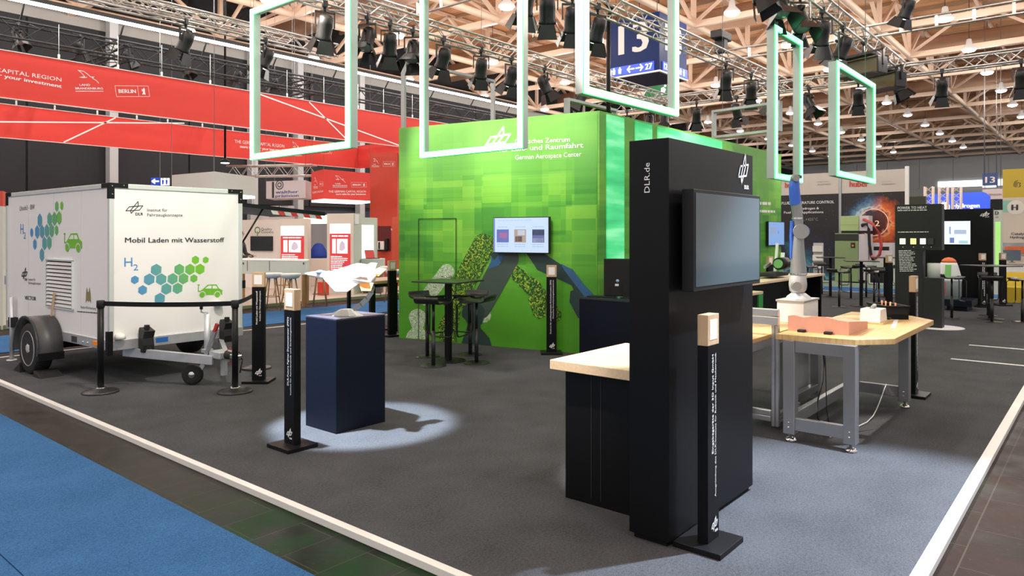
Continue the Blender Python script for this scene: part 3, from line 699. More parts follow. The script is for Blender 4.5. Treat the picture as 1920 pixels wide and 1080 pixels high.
def q2(u, v): return Fqi @ ON(u, v, PTL)
h0, h1, c0_, c1_ = q2(57, 380), q2(119, 492), q2(119.5, 437), q2(154, 476); hz0, hz1, cz0, cz1 = q2(88, 379).y, q2(88, 492).y, q2(137, 437).y, q2(137, 474).y
def side_fm(u, v):
    if u >= 360 and v >= 530: return (c0_.x + (u - 365) / 52 * (c1_.x - c0_.x), cz0 + (v - 533) / 26 * (cz1 - cz0))
    return (h0.x + (u - 243) / 143 * (h1.x - h0.x), hz0 + (v - 480) / 90 * (hz1 - hz0))
def hexpix(u, v, r): return [(u + r * math.sin(math.pi * i / 3), v - r * math.cos(math.pi * i / 3)) for i in range(6)]
for (FF, ff, hm, sfx) in ((F, fm, M_hexg, 0), (Fq, side_fm, M_hexs, 1)):
    kk = k if sfx == 0 else ks
    h = flat(FF, [[ff(*p_) for p_ in hexpix(u, v, r)] for u, v, r in HEX]).build('hexagon_print', hm); world_child(h, tr)
    b = flat(FF, [[ff(*p) for p in CAR[0]]])
    b = flat(FF, [[ff(376 + 5.2 * math.cos(a_), 553 + 5.2 * math.sin(a_)) for a_ in [i * math.pi / 8 for i in range(16)]]], b, z=.004)
    b = flat(FF, [[ff(407 + 5.2 * math.cos(a_), 553 + 5.2 * math.sin(a_)) for a_ in [i * math.pi / 8 for i in range(16)]]], b, z=.004)
    b = bars(FF, [[ff(373, 546), ff(368, 546), ff(368, 535)], [ff(366, 534), ff(370, 534)]], 1.6 * kk, b)
    o = b.build('car_print', M_gr); world_child(o, tr)
    b = flat(FF, [[ff(381, 541), ff(388, 535.5), ff(394, 535.5), ff(394, 541)], [ff(396, 541), ff(396, 535.5), ff(403, 535.5), ff(407, 541)]], z=.005)
    for cu in (376, 407):
        b = bars(FF, [[ff(cu + 6.3 * math.cos(i * math.pi / 10), 553 - 6.3 * math.sin(i * math.pi / 10)) for i in range(11)]], 1.8 * kk, b, z=.0055)
    o = b.build('car_print_window', M_tw); world_child(o, tr)
ltpx('H', PTF, (233, 500), (248, 499.5), 18, M_bl, tr); ltpx('2', PTF, (250, 507), (259, 506.5), 12, M_bl, tr)
ltpx('H', PTL, (38.5, 438.5), (44, 439), 20, M_bl, tr); ltpx('2', PTL, (44.5, 447.5), (48.5, 448), 13, M_bl, tr)
ltpx('Mobil Laden mit Wasserstoff', PTF, (234, 454.8), (420, 454), 10, M_ink, tr, bold=.012)
ltpx('Institut für', PTF, (276, 396.5), (314, 396.7), 6, M_ink, tr); ltpx('Fahrzeugkonzepte', PTF, (276, 405.5), (342, 406), 6, M_ink, tr)
Fs, Ws = plane_frame(PTF, (236, 400), (268, 400)); star(Fs, Ws, M_ink, tr, sw=.045, asp=.72)
ltpx('Lhoch3 - BW', PTL, (37.5, 395), (65.5, 392), 9.5, M_ink, tr)
ltpx('Institut für', PTL, (53.5, 526), (67, 526.5), 5, M_ink, tr); ltpx('Fahrzeugkonzepte', PTL, (53.5, 532.5), (77, 534), 5, M_ink, tr)
Fs, Ws = plane_frame(PTL, (41, 522), (51.5, 523)); star(Fs, Ws, M_ink, tr, sw=.08, asp=.72)
ltpx('VECTOR', PTL, (47, 561.5), (68, 563.5), 7.5, M_ink, tr, bold=.01)
ltpx('Baden-Württemberg', PTL, (152, 578), (180.5, 581), 5, M_ink, tr); Fs, Ws = plane_frame(PTL, (145, 585), (183, 588)); dashes(Fs, Ws, .012, M_ink, tr)
Fs, Ws = plane_frame(PTL, (161, 568), (171, 569)); o = flat(Fs, [[(0, 0), (.1 * Ws, .8 * Ws), (.25 * Ws, 1.3 * Ws), (.4 * Ws, .9 * Ws), (.6 * Ws, .9 * Ws), (.75 * Ws, 1.3 * Ws), (.9 * Ws, .8 * Ws), (Ws, 0), (.7 * Ws, .25 * Ws), (.5 * Ws, .1 * Ws), (.3 * Ws, .25 * Ws)]]).build('crest_print', mat('crest_gold', (.25, .2, .08), .5)); world_child(o, tr)
# ================================================================ GREEN BOOTH
GA = Vector((7.775, 8.905, 0)); GB = Vector((8.46, 5.53, 0)); GH = 3.41
gd = (GB - GA).normalized(); gn = Vector((gd.y, -gd.x, 0))
if gn.dot(CAMP - GA) < 0: gn = -gn
PGF = (GA, gn); YS_ = 5.50; PGS = PLY(YS_)
def pixel_green(name, ax_):
    n = NT(name, 0.55); sx = n.n('ShaderNodeSeparateXYZ'); n.l(n.tc.outputs['Object'], sx.inputs[0]); h = sx.outputs[ax_]; z = sx.outputs['Z']
    tot = None
    for k, (cw, ch, wt) in enumerate(((0.75, 0.42, .40), (0.36, 0.17, .28), (1.3, 0.06, .16), (0.5, 0.85, .30))):
        fx = n.math('FLOOR', n.math('DIVIDE', n.math('ADD', h, .21 * k), cw)); fz = n.math('FLOOR', n.math('DIVIDE', n.math('ADD', z, .13 * k), ch))
        cb = n.n('ShaderNodeCombineXYZ'); n.l(fx, cb.inputs[0]); n.l(fz, cb.inputs[1]); cb.inputs[2].default_value = k * 3.7
        wn = n.n('ShaderNodeTexWhiteNoise', noise_dimensions='3D'); n.l(cb.outputs[0], wn.inputs['Vector'])
        v = n.math('MULTIPLY', wn.outputs['Value'], wt); tot = v if tot is None else n.math('ADD', tot, v)
    pat = n.ramp(tot, [(0.25, (.04, .25, .020)), (.45, (.068, .32, .024)), (.62, (.11, .40, .03)), (.85, (.19, .50, .045))])
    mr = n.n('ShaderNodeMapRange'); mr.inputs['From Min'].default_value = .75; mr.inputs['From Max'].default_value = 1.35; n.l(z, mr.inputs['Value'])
    mr2 = n.n('ShaderNodeMapRange'); mr2.inputs['From Min'].default_value = 2.3; mr2.inputs['From Max'].default_value = 3.0; n.l(z, mr2.inputs['Value'])  # paler top: part print, part lamp wash painted into the colour
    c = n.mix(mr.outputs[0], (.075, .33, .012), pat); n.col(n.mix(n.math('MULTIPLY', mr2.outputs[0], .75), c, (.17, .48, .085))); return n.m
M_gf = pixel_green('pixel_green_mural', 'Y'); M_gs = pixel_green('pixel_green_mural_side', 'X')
def lightbox():
    n = NT('backlit_green_fabric', .5); v = n.mapping((.35, .35, 2.4)); f = n.noise(1.6, 5, v)
    c = n.ramp(f, [(.3, (.02, .36, .12)), (.5, (.05, .56, .20)), (.72, (.32, .86, .48))]); n.col(c); n.emit(c, .75); return n.m
M_lb = lightbox()
gb = thing('exhibition_booth', 'big lime-green booth block with a pixel mural and white lettering', 'booth', (GA.x, GA.y, 0))
def gp(mb, name, m, **k): return world_child(mb.build(name, m, **k), gb)
bk = -gn * 0.10
mb = MB(); q = [GA, GB, GB + Vector((.02, .12, 0)), GA + bk]; mb._add([p for p in q] + [p + UP * GH for p in q], [(3, 2, 1, 0), (4, 5, 6, 7), (0, 1, 5, 4), (1, 2, 6, 5), (2, 3, 7, 6), (3, 0, 4, 7)])
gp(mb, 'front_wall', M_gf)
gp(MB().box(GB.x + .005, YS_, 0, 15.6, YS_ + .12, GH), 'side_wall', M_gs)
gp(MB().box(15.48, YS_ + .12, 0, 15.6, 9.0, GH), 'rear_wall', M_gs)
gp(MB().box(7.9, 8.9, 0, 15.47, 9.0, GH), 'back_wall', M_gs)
def sxu(u): return ON(u, 300, PGS).x
for u0, u1 in ((1136.5, 1168.5), (1190, 1221), (1232, 1352)):
    x0, x1 = sxu(u0), sxu(u1); gp(MB().box(x0, YS_ - .02, .55 if u0 < 1180 else .5, x1, YS_, GH - .03 if u0 > 1140 else GH - .03), 'light_panel', M_lb)
# printed lettering on the front
ltpx('Deutsches Zentrum', PGF, (966, 270), (1069, 265.5), 9, M_white, gb, bold=.02)
ltpx('für Luft- und Raumfahrt', PGF, (936, 285), (1094, 276.5), 9.5, M_white, gb, bold=.02)
ltpx('German Aerospace Center', PGF, (966, 299.5), (1090, 293), 9, M_white, gb)
Fs, Ws = plane_frame(PGF, (911.5, 280), (957, 277)); star(Fs, Ws, M_white, gb, sw=.07, asp=.76, letters=False)
Fs, Ws = plane_frame(PGS, (1420, 384), (1445, 384.5)); dashes(Fs, Ws, .06, M_white, gb)
Fs, Ws = plane_frame(PGS, (1420, 398), (1453, 399)); dashes(Fs, Ws, .05, M_white, gb)
# mural arms (flat print)
def leaf():
    n = NT('leaf_print', .6); v = n.n('ShaderNodeTexVoronoi'); v.inputs['Scale'].default_value = 55; n.l(n.tc.outputs['Object'], v.inputs['Vector'])
    sx = n.n('ShaderNodeSeparateXYZ'); n.l(v.outputs['Color'], sx.inputs[0])
    n.col(n.ramp(sx.outputs[0], [(.2, (.01, .06, .006)), (.5, (.08, .26, .012)), (.8, (.35, .48, .03))], 'CONSTANT')); return n.m
def scrib():
    n = NT('scribble_print', .6); v = n.n('ShaderNodeTexVoronoi', feature='DISTANCE_TO_EDGE'); v.inputs['Scale'].default_value = 30
    f = n.noise(7, 2, None, 'Color'); n.l(n.mix(.25, n.tc.outputs['Object'], f), v.inputs['Vector'])
    n.col(n.ramp(v.outputs[0], [(.0, (.8, .84, .8)), (.07, (.45, .58, .42)), (.2, (.25, .45, .18))])); return n.m
M_leaf, M_scr = leaf(), scrib(); M_dk = mat('dark_arm_print', (.018, .045, .042), .5); M_bp = mat('blue_arm_print', (.03, .12, .26), .5); M_dk2 = mat('grey_arm_print', (.045, .075, .06), .5)
def pm(pix, name, m, z):
    pts = [ON(u, v, PGF) + gn * z for u, v in pix]; return gp(MB().poly(pts), name, m)
def circ(u, v, r, n=18): return [(u + r * math.cos(2 * math.pi * i / n), v + r * math.sin(2 * math.pi * i / n)) for i in range(n)]
def link(u0, v0, u1, v1, w0, w1):
    d = Vector((u1 - u0, v1 - v0)).normalized(); n_ = Vector((-d.y, d.x)); a0 = math.atan2(n_.y, n_.x)
    p = [(u1 + w1 / 2 * math.cos(a0 - math.pi * i / 8), v1 + w1 / 2 * math.sin(a0 - math.pi * i / 8)) for i in range(9)]
    p += [(u0 + w0 / 2 * math.cos(a0 - math.pi - math.pi * i / 8), v0 + w0 / 2 * math.sin(a0 - math.pi - math.pi * i / 8)) for i in range(9)]; return p
pm(link(798, 560, 838, 509, 26, 28), 'scribble_arm_print', M_scr, .002); pm(link(783, 596, 783, 606, 34, 26), 'scribble_arm_print', M_scr, .0025)
pm([(761, 633.5), (764, 624), (776, 612), (792, 612), (800, 626), (804, 637)], 'scribble_arm_print', M_scr, .003)
pm(link(893, 560, 908, 592, 30, 26), 'scribble_arm_print', M_scr, .002)
pm(link(855, 560, 906, 462, 44, 42), 'leaf_arm_print', M_leaf, .004); pm(link(906, 457, 932, 462, 38, 30), 'leaf_arm_print', M_leaf, .0045)
pm([(824, 640), (822, 608), (834, 590), (838, 560), (868, 560), (862, 600), (850, 643)], 'leaf_arm_print', M_leaf, .005)
pm(link(958, 504, 1000, 540, 24, 32), 'leaf_arm_print', M_leaf, .004); pm(link(1000, 540, 1040, 590, 30, 26), 'leaf_arm_print', M_leaf, .0045)
pm([(990, 560), (1000, 546), (1018, 556), (1024, 592), (1010, 598), (1000, 590)], 'leaf_arm_print', M_leaf, .005)
pm(link(899, 578, 950, 484, 42, 46), 'dark_arm_print', M_dk2, .006); pm(link(888, 588, 890, 596, 44, 34), 'dark_arm_print', M_dk, .007)
pm([(866, 643), (874, 620), (880, 600), (898, 600), (902, 616), (918, 634), (922, 648)], 'dark_arm_print', M_dk, .008)
pm([(922, 476), (948, 476), (936, 498), (915, 505), (921, 490)], 'dark_arm_print', M_bp, .009); pm([(918, 474), (936, 476), (927, 488)], 'dark_arm_print', M_dk, .0095)
pm([(984, 470), (1022, 476), (1052, 496), (1074, 505), (1092, 530), (1112, 553), (1084, 560), (1072, 535), (1040, 520), (1008, 506)], 'dark_arm_print', M_dk, .006)
pm([(1052, 494), (1074, 506), (1096, 534), (1114, 553), (1096, 556), (1076, 530), (1058, 506)], 'dark_arm_print', M_bp, .007)
pm([(1070, 546), (1082, 542), (1100, 556), (1100, 600), (1084, 596), (1068, 566)], 'dark_arm_print', M_dk, .0065)
# flush door in the mural
dr = thing('booth_door', 'flush door outlined in the green mural behind the bar table', 'door', ON(820, 640, PGF))
Z0 = .012; d0 = ON(785.5, 500, PGF); d1 = ON(855.5, 500, PGF); zt = ON(785.5, 410, PGF).z
M_gap = mat('door_gap_dark', (.02, .045, .015), .6)
for a_, b_ in (((d0.x, d0.y, .01), (d0.x, d0.y, zt)), ((d1.x, d1.y, .01), (d1.x, d1.y, zt)), ((d0.x, d0.y, zt), (d1.x, d1.y, zt))):
    o = MB().bar(Vector(a_) + gn * Z0, Vector(b_) + gn * Z0, .008, .008, up=gn).build('door_frame', M_gap); world_child(o, dr)
hp = ON(845, 518.5, PGF); o = MB().tube([hp + gn * .012, hp + gn * .06, hp + gn * .06 - gd * .13], .010, 8).build('handle', M_chrome); world_child(o, dr)
o = MB().cyl(hp + gn * .010, hp + gn * .018, .026, n=14).build('rosette', M_chrome); world_child(o, dr)
# lit screen on the mural
def screen(name, label, pl, n_, px, th=.05, parts=None, col=(.62, .78, 1.0), st=.95):
    """px: left,top,right,bottom measured on the plane"""
    u0, v0, u1, v1 = px; a_ = ON(u0, (v0 + v1) / 2, pl); b_ = ON(u1, (v0 + v1) / 2, pl); zt = ON(u0, v0, pl).z; zb = ON(u0, v1, pl).z
    t = thing(name, label, 'screen', (a_.x, a_.y, zb)); F = frame(Vector((a_.x, a_.y, zb)), Vector((b_.x - a_.x, b_.y - a_.y, 0)), UP)
    W = Vector((b_.x - a_.x, b_.y - a_.y)).length; Hh = zt - zb
    o = MB(F).box(0, 0, -th, W, Hh, 0).build('bezel', M_dark, bevel=.003); world_child(o, t)
    o = MB(F).box(.012, .015, 0, W - .012, Hh - .012, .002).build('display', mat('display_glow_%s_%d' % (name, int(col[0] * 100)), (.03, .03, .03), .3, emit=st, ecol=col)); world_child(o, t)
    for (x0, y0, x1, y1, c_) in parts or []:
        o = MB(F).box(x0 * W, y0 * Hh, .002, x1 * W, y1 * Hh, .0035).build('screen_picture', mat('pic_%d_%d_%d' % tuple(int(k * 99) for k in c_), (.02, .02, .02), .4, emit=.8, ecol=c_)); world_child(o, t)
    return t, F, W, Hh
PT = (GA + gn * .10, gn)
t, F, W, Hh = screen('lit_screen', 'lit screen showing a slide with three pictures on the green mural', PT, gn, (924.5, 407.5, 1029.5, 474.5), .06,
    [(.07, .30, .29, .66, (.16, .2, .62)), (.12, .42, .26, .56, (.6, .2, .35)), (.39, .30, .60, .66, (.55, .42, .34)), (.41, .32, .53, .47, (.05, .03, .04)), (.45, .5, .58, .64, (.7, .75, .9)),
     (.71, .30, .92, .66, (.16, .18, .45)), (.71, .50, .92, .64, (.03, .05, .06)), (.72, .31, .90, .42, (.55, .58, .75)), (.02, .03, .035, .97, (.1, .2, .75))])
M_sb = mat('slide_blue', (.25, .4, .7), .5, emit=.4)
for (x0, wd_, y0) in ((.10, .6, .90), (.09, .17, .72), (.41, .18, .72), (.72, .19, .72), (.08, .2, .24), (.39, .2, .24), (.71, .2, .24), (.08, .2, .18), (.39, .2, .18), (.71, .2, .18)):
    dashes(F @ Matrix.Translation((x0 * W, y0 * Hh, .002)), wd_ * W, .010, M_sb, t)

# ---------------------------------------------------------------- bar tables and stools
def bar_table(x, y, label, rz=0.0, sz=.70, h=1.07):
    t = thing('bar_table', label, 'table', (x, y, 0), rz)
    MB().box(-sz / 2, -sz / 2, h - .018, sz / 2, sz / 2, h).build('table_top', mat('dark_table_top', (.02, .022, .02), .3), t, bevel=.003)
    MB().box(-.035, -.035, .015, .035, .035, h - .018).build('post', M_blackm, t)
    MB().lathe([(.23, 0), (.23, .008), (.22, .014), (.05, .018)], n=32).build('base', M_blackm, t)
    return t
STOOL = None
M_stl = mat('stool_black', (.012, .012, .013), .3)
def bar_stool(x, y, rz, label, group='black bar stools'):
    global STOOL
    if STOOL is None:
        t = thing('bar_stool', label, 'bar stool', (x, y, 0), rz, group); STOOL = t
        MB().lathe([(.17, 0), (.17, .006), (.16, .011), (.03, .015)], n=30).build('base', M_stl, t)
        MB().cyl((0, 0, .012), (0, 0, .45), .026, n=14).build('column', M_stl, t)
        MB().cyl((0, 0, .45), (0, 0, .79), .019, n=14).build('piston', M_stl, t)
        prof = [(-.21, .075), (-.205, .05), (-.18, .015), (-.14, 0), (.10, 0), (.15, .008), (.19, .03)]
        b = MB(); n = len(prof); v = []
        for s_ in (-1, 1):
            for (y_, z_) in prof: v.append((s_ * .175, y_, .80 + z_))
        for s_ in (-1, 1):
            for (y_, z_) in prof: v.append((s_ * .175, y_ + (.012 if z_ > .04 else 0), .80 + z_ + .022))
        f = []
        for i in range(n - 1): f += [(i, n + i, n + i + 1, i + 1), (2 * n + i, 2 * n + i + 1, 3 * n + i + 1, 3 * n + i), (i, i + 1, 2 * n + i + 1, 2 * n + i), (n + i, 3 * n + i, 3 * n + i + 1, n + i + 1)]
        f += [(0, 2 * n, 3 * n, n), (n - 1, 2 * n - 1, 4 * n - 1, 3 * n - 1)]
        b._add(v, f, True); b.build('seat', M_stl, t, bevel=.008)
        lp = [(-.165, -.02, .795), (-.165, .16, .80), (-.165, .20, .76), (-.165, .20, .40), (-.15, .20, .36), (-.12, .20, .345), (.12, .20, .345), (.15, .20, .36), (.165, .20, .40), (.165, .20, .76), (.165, .16, .80), (.165, -.02, .795)]
        MB().tube(lp, .010, 8).build('footrest_loop', M_stl, t)
        return t
    t = copy_tree(STOOL); t.location = (x, y, 0); t.rotation_euler = (0, 0, rz); t['label'] = label; t['group'] = group; return t
bar_table(6.80, 6.80, 'square dark bar table in front of the green mural', R(12))
def around(cx, cy, spots, label, group):
    for (x, y) in spots:
        rz = math.atan2(cy - y, cx - x) - R(90); bar_stool(x, y, rz, label, group)
G1 = 'bar stools at the table before the green mural'
for (x, y), lb in zip(((6.41, 6.68), (6.86, 7.27), (6.92, 6.40), (7.34, 6.91)), ('black bar stool pulled to the table corner facing the pedestal', 'black bar stool beside the flush door of the mural', 'black bar stool on the tower side of the mural bar table', 'black bar stool tucked between bar table and painted arms')):
    rz = math.atan2(6.8 - y, 6.8 - x) - R(90); bar_stool(x, y, rz, lb, G1)
FT = 'black bar stool at the dark bar tables in front of the temperature control wall'
for (x, y, lb, st) in ((20.5, 5.9, 'dark bar table close to the green side wall end', ((19.9, 6.3), (20.2, 5.3), (21.1, 6.3))), (18.2, 4.55, 'dark bar table right behind the robot arm', ((17.7, 4.9), (17.9, 4.1), (18.75, 4.4))), (21.4, 4.75, 'dark bar table beside the sample display tower', ((20.9, 5.1), (21.1, 4.3), (21.9, 4.4)))):
    bar_table(x, y, lb, R(20)); around(x, y, st, FT, 'bar stools at the far tables')
bar_table(17.1, 1.88, 'dark bar table in front of the black screen wall', R(45), .75)
around(17.1, 1.88, ((16.75, 2.5), (16.5, 1.8), (16.9, 1.35), (17.75, 2.0)), 'black bar stool around the bar table by the black screen wall', 'bar stools by the black screen wall')

# ---------------------------------------------------------------- navy counter with monitor
nc = thing('navy_counter', 'dark navy counter against the corner of the green booth', 'counter', (8.15, 4.9, 0))
b = MB(Matrix.Translation((-8.15, -4.9, 0))); b.prism([(8.15, 5.62), (8.15, 4.2), (8.95, 4.2), (8.95, 5.44), (8.40, 5.44), (8.36, 5.62)], 0, .80); b.build('cabinet', M_navy, nc)
b = MB(Matrix.Translation((-8.15, -4.9, 0))); b.prism([(8.14, 5.625), (8.14, 4.19), (8.96, 4.19), (8.96, 5.445), (8.40, 5.445), (8.36, 5.625)], .80, .825); b.build('counter_top', mat('counter_top_dark', (.02, .035, .035), .4), nc)
mo = thing('monitor', 'black computer monitor seen from behind on the navy counter', 'monitor', (8.45, 5.06, .825), R(-60))
MB().box(-.30, -.02, .02, .30, .02, .53).build('casing', M_dark, mo, bevel=.012)
MB().box(-.08, -.10, 0, .08, .10, .012).build('foot', M_dark, mo, bevel=.003); MB().box(-.04, -.05, .012, .04, -.02, .2).build('neck', M_dark, mo)
MB().box(-.15, -.022, .16, -.10, -.02, .19).build('sticker', M_label, mo); MB().lathe([(.022, 0), (.022, .002)], m=Matrix.Translation((-.115, -.02, .23)) @ Matrix.Rotation(R(90), 4, 'X'), n=16).build('sticker', mat('sticker_pale_blue', (.3, .5, .75), .5), mo)
kb = MB().box(-.2, -.07, 0, .2, .07, .02).build('keyboard', M_dark, bevel=.006); kb.location = (8.32, 5.36, .825); kb.rotation_euler = (0, 0, R(-70)); tag(kb, 'black keyboard lying on the navy counter', 'keyboard')

# ---------------------------------------------------------------- desks along the green side wall
ds = thing('wooden_desk', 'long pale wood desk along the green side wall', 'desk', (11.2, 4.45, 0))
MB().box(0, 0, .86, 3.9, .55, .90).build('desk_top', M_oaktop, ds, bevel=.003)
MB().box(.05, .05, 0, .10, .5, .86).build('side_panel', mat('green_panel', (.02, .28, .05), .5), ds); MB().box(3.8, .05, 0, 3.85, .5, .86).build('side_panel', M_black, ds)
MB().box(.1, .45, .1, 3.8, .48, .86).build('modesty_panel', M_black, ds)
d2 = thing('wooden_desk', 'short pale wood desk with a green leg panel behind the tower screen', 'desk', (9.3, 4.0, 0))
MB().box(0, 0, .80, 1.3, .8, .84).build('desk_top', M_oaktop, d2, bevel=.003)
MB().box(1.12, -.005, .02, 1.28, .02, .80).build('leg_panel', MATS['green_panel'], d2); MB().box(.1, .1, 0, .16, .7, .8).build('side_panel', M_black, d2); MB().box(.16, .4, .1, 1.28, .44, .8).build('back_panel', mat('kraft_panel', (.09, .075, .05), .6), d2)
rv = thing('rover_model', 'black tracked rover model on the desk by the green wall', 'model', (13.0, 4.75, .90))
MB().box(-.35, -.15, .03, .45, .15, .10).build('track', M_rubber, rv, bevel=.02)
MB().cyl((-.1, -.16, .26), (.25, -.16, .26), .11, n=18).build('drive_barrel', M_dark, rv); MB().cyl((-.14, -.16, .26), (-.1, -.16, .26), .08, n=18).build('drive_ring', mat('ring_green', (.25, .45, .2), .3, .3), rv)
MB().bar((-.35, 0, .2), (-.1, 0, .26), .04, .05).build('arm', M_alug, rv); MB().bar((.3, .05, .10), (.42, .05, .62), .04, .05).build('mast', M_wpaint, rv); MB().bar((.2, -.1, .1), (.28, -.1, .45), .07, .02).build('blade', M_label, rv)
t, F, W, Hh = screen('lit_screen', 'small lit screen with a line drawing on the green side wall', PLY(YS_ - .06), None, (1441, 415, 1470.5, 461), .05, [(.12, .45, .45, .75, (.35, .45, .65)), (.58, .5, .64, .62, (.15, .3, .8))], (.30, .52, 1.0), .75)
dashes(F @ Matrix.Translation((.1 * W, .88 * Hh, .002)), .6 * W, .014, M_sb, t)

# ================================================================ WORK BENCH
wb = thing('work_bench', 'aluminium work bench with a thick angular bamboo top', 'work bench', (5.9, 1.31, 0))
BT = [(5.89, 2.12), (5.95, 1.53), (6.2, 1.31), (7.79, 1.31), (8.07, 1.55), (8.10, 2.12)]
MB(Matrix.Translation((-5.9, -1.31, 0))).prism(BT, .825, .87).build('bench_top', M_bamboo, wb, bevel=.003)
def wl(name, m, x0, y0, z0, x1, y1, z1, **k): return MB(Matrix.Translation((-5.9, -1.31, 0))).box(x0, y0, z0, x1, y1, z1).build(name, m, wb, **k)
for (x, y) in ((5.92, 2.02), (5.92, 1.56), (7.78, 1.56), (7.78, 2.02)):
    lg = wl('leg', M_alug, x - .02, y - .045, .065, x + .08, y + .045, .825, bevel=.004)
    MB(Matrix.Translation((-5.9, -1.31, 0))).lathe([(.045, 0), (.045, .015), (.03, .03), (.014, .035), (.014, .065)], c=(x + .03, y, 0), n=16).build('levelling_foot', M_chrome, lg)
    for z in (.12, .16): MB(Matrix.Translation((-5.9, -1.31, 0))).sphere((x - .021, y, z), .008, 8, 4).build('bolt', M_chrome, lg)
for x in (5.91, 7.79): wl('cross_rail', M_alug, x, 1.605, .10, x + .05, 1.975, .20, bevel=.003); wl('cross_rail', M_alug, x, 1.605, .73, x + .05, 1.975, .825, bevel=.003)
for y in (2.0, ): wl('long_rail', M_alug, 6.0, y, .12, 7.76, y + .05, .22, bevel=.003)
wl('long_rail', M_alug, 6.0, 1.545, .76, 7.76, 1.575, .825)
MB(Matrix.Translation((-5.9, -1.31, 0))).bar((6.9, 1.47, .8705), (8.02, 1.66, .8705), .035, .001).build('tape_measure', M_label, wb)
# pink milled block
pk = thing('foam_block', 'pink milled terrain block clamped to the bamboo bench', 'block', (6.15, 1.63, .87))
prof = [(0, .125), (.05, .135), (.10, .125), (.13, .12), (.20, .135), (.30, .138), (.40, .13), (.48, .125)][::-1]
b = MB(); n = len(prof); v = []
for x in (0, .58):
    sc = 1.0 if x == 0 else .55
    for (y, z) in prof: v.append((x, .48 - y, z * sc * (1 if (y < .4) else .9)))
    v += [(x, .48, 0), (x, 0, 0)]
N = n + 2; v2 = v; f = [tuple(range(N))[::-1], tuple(range(N, 2 * N))] + [(i, (i + 1) % N, N + (i + 1) % N, N + i) for i in range(N)]
b._add(v2, f); b.build('block', mat('pink_foam', (.66, .33, .25), .7, noise=.05, nscale=30), pk)
for y in (.36, .15):
    b = MB().box(-.05, y - .03, 0, -.0, y + .03, .022); b.build('clamp', M_dark, pk, bevel=.005)
MB().box(.585, .2, 0, .64, .27, .022).build('clamp', M_dark, pk, bevel=.005)
# white clamped sample
wsm = thing('sample_block', 'translucent white block on a thin wooden board at the bench', 'block', (7.08, 1.59, .87))
MB().box(0, 0, 0, .42, .24, .012).build('board', M_bamboo, wsm); b = MB(); b.prism([(.03, .012), (.30, .012), (.26, .13), (.05, .13)], .03, .2, Matrix(((1, 0, 0, 0), (0, 0, 1, 0), (0, 1, 0, 0), (0, 0, 0, 1)))); b.build('block', mat('pale_resin', (.82, .76, .70), .35), wsm, bevel=.004)
MB().cyl((.1, .115, .13), (.2, .115, .15), .02, n=10).build('pin', M_alug, wsm); MB().box(.36, .02, .012, .42, .08, .03).build('clamp', M_dark, wsm)
# black module box
bx = thing('battery_module', 'open black plastic module box with copper terminals on the bench', 'module', (7.68, 1.50, .87), R(38))
for (x0, y0, x1, y1) in ((0, 0, .36, .015), (0, .2, .36, .215), (0, 0, .015, .215), (.345, 0, .36, .215)): MB().box(x0, y0, 0, x1, y1, .13).build('wall', M_dark, bx, bevel=.003)
MB().box(0, 0, 0, .36, .215, .05).build('floor_tray', M_dark, bx); MB().box(-.012, -.012, .11, .372, .0, .13).box(-.012, .215, .11, .372, .227, .13).box(-.012, 0, .11, 0, .215, .13).box(.36, 0, .11, .372, .215, .13).build('rim', M_blackm, bx)
for x in (.05, .15, .24, .32): MB().cyl((x, .1, .05), (x, .1, .155), .008, n=8).build('terminal', mat('copper', (.75, .32, .18), .3, .9), bx)
MB().box(.05, -.013, .035, .10, -.010, .085).build('label_plate', M_label, bx)
# robot cell with aluminium frame
rc = thing('robot_table', 'aluminium profile table with bamboo board carrying the robot arm', 'table', (5.80, 2.19, 0))
Tc = Matrix.Translation((-5.80, -2.19, 0))
def rb(name, m, *b, **k): return MB(Tc).box(*b).build(name, m, rc, **k)
rb('board', M_bamboo, 5.80, 2.30, .775, 7.75, 3.15, .81, bevel=.002)
rb('front_rail', M_alu, 5.82, 2.31, .70, 5.87, 3.13, .775, bevel=.003)
rb('side_rail', M_alu, 5.87, 2.31, .70, 7.72, 2.36, .775, bevel=.003)
for (x, y) in ((5.95, 3.05), (7.62, 2.31), (7.62, 3.05), (6.6, 2.31)): rb('leg', M_alug, x, y, .0, x + .08, y + .08, .70, bevel=.003)
for z in (.09, .62): rb('side_rail', M_alug, 6.68, 2.31, z, 7.62, 2.37, z + .07, bevel=.003)
rb('cabinet_panel', mat('grey_panel', (.30, .31, .32), .45), 6.75, 2.40, .1, 7.6, 2.43, .70); rb('cabinet_panel', MATS['grey_panel'], 6.10, 2.45, .12, 6.14, 3.0, .66)
gf = thing('profile_frame', 'bright aluminium profile frame standing beside the bench', 'frame', (6.22, 2.19, 0))
Tg = Matrix.Translation((-6.22, -2.19, 0)); M_pro = mat('profile_alu', (.66, .67, .69), .28, .85)
for z0, z1 in ((.98, 1.04), (.90, .975)): MB(Tg).box(6.165, 2.20, z0, 6.215, 2.96, z1).build('rail', M_pro, gf, bevel=.006)
for dy in (0, .033): MB(Tg).box(6.22, 2.215 + dy, .02, 6.26, 2.245 + dy, 1.0).build('post', M_pro, gf, bevel=.005)
MB(Tg).box(6.17, 2.87, .81, 6.21, 2.93, .90).build('post', M_pro, gf, bevel=.005)
for z in (.06, .11): MB(Tg).box(6.215, 2.28, z, 6.255, 2.87, z + .045).build('lower_rail', M_pro, gf, bevel=.004)
for k in range(3): MB(Tg).box(6.262, 2.22, .05 + .03 * k, 6.8, 2.26, .072 + .03 * k).build('lower_rail', M_pro, gf, bevel=.003)
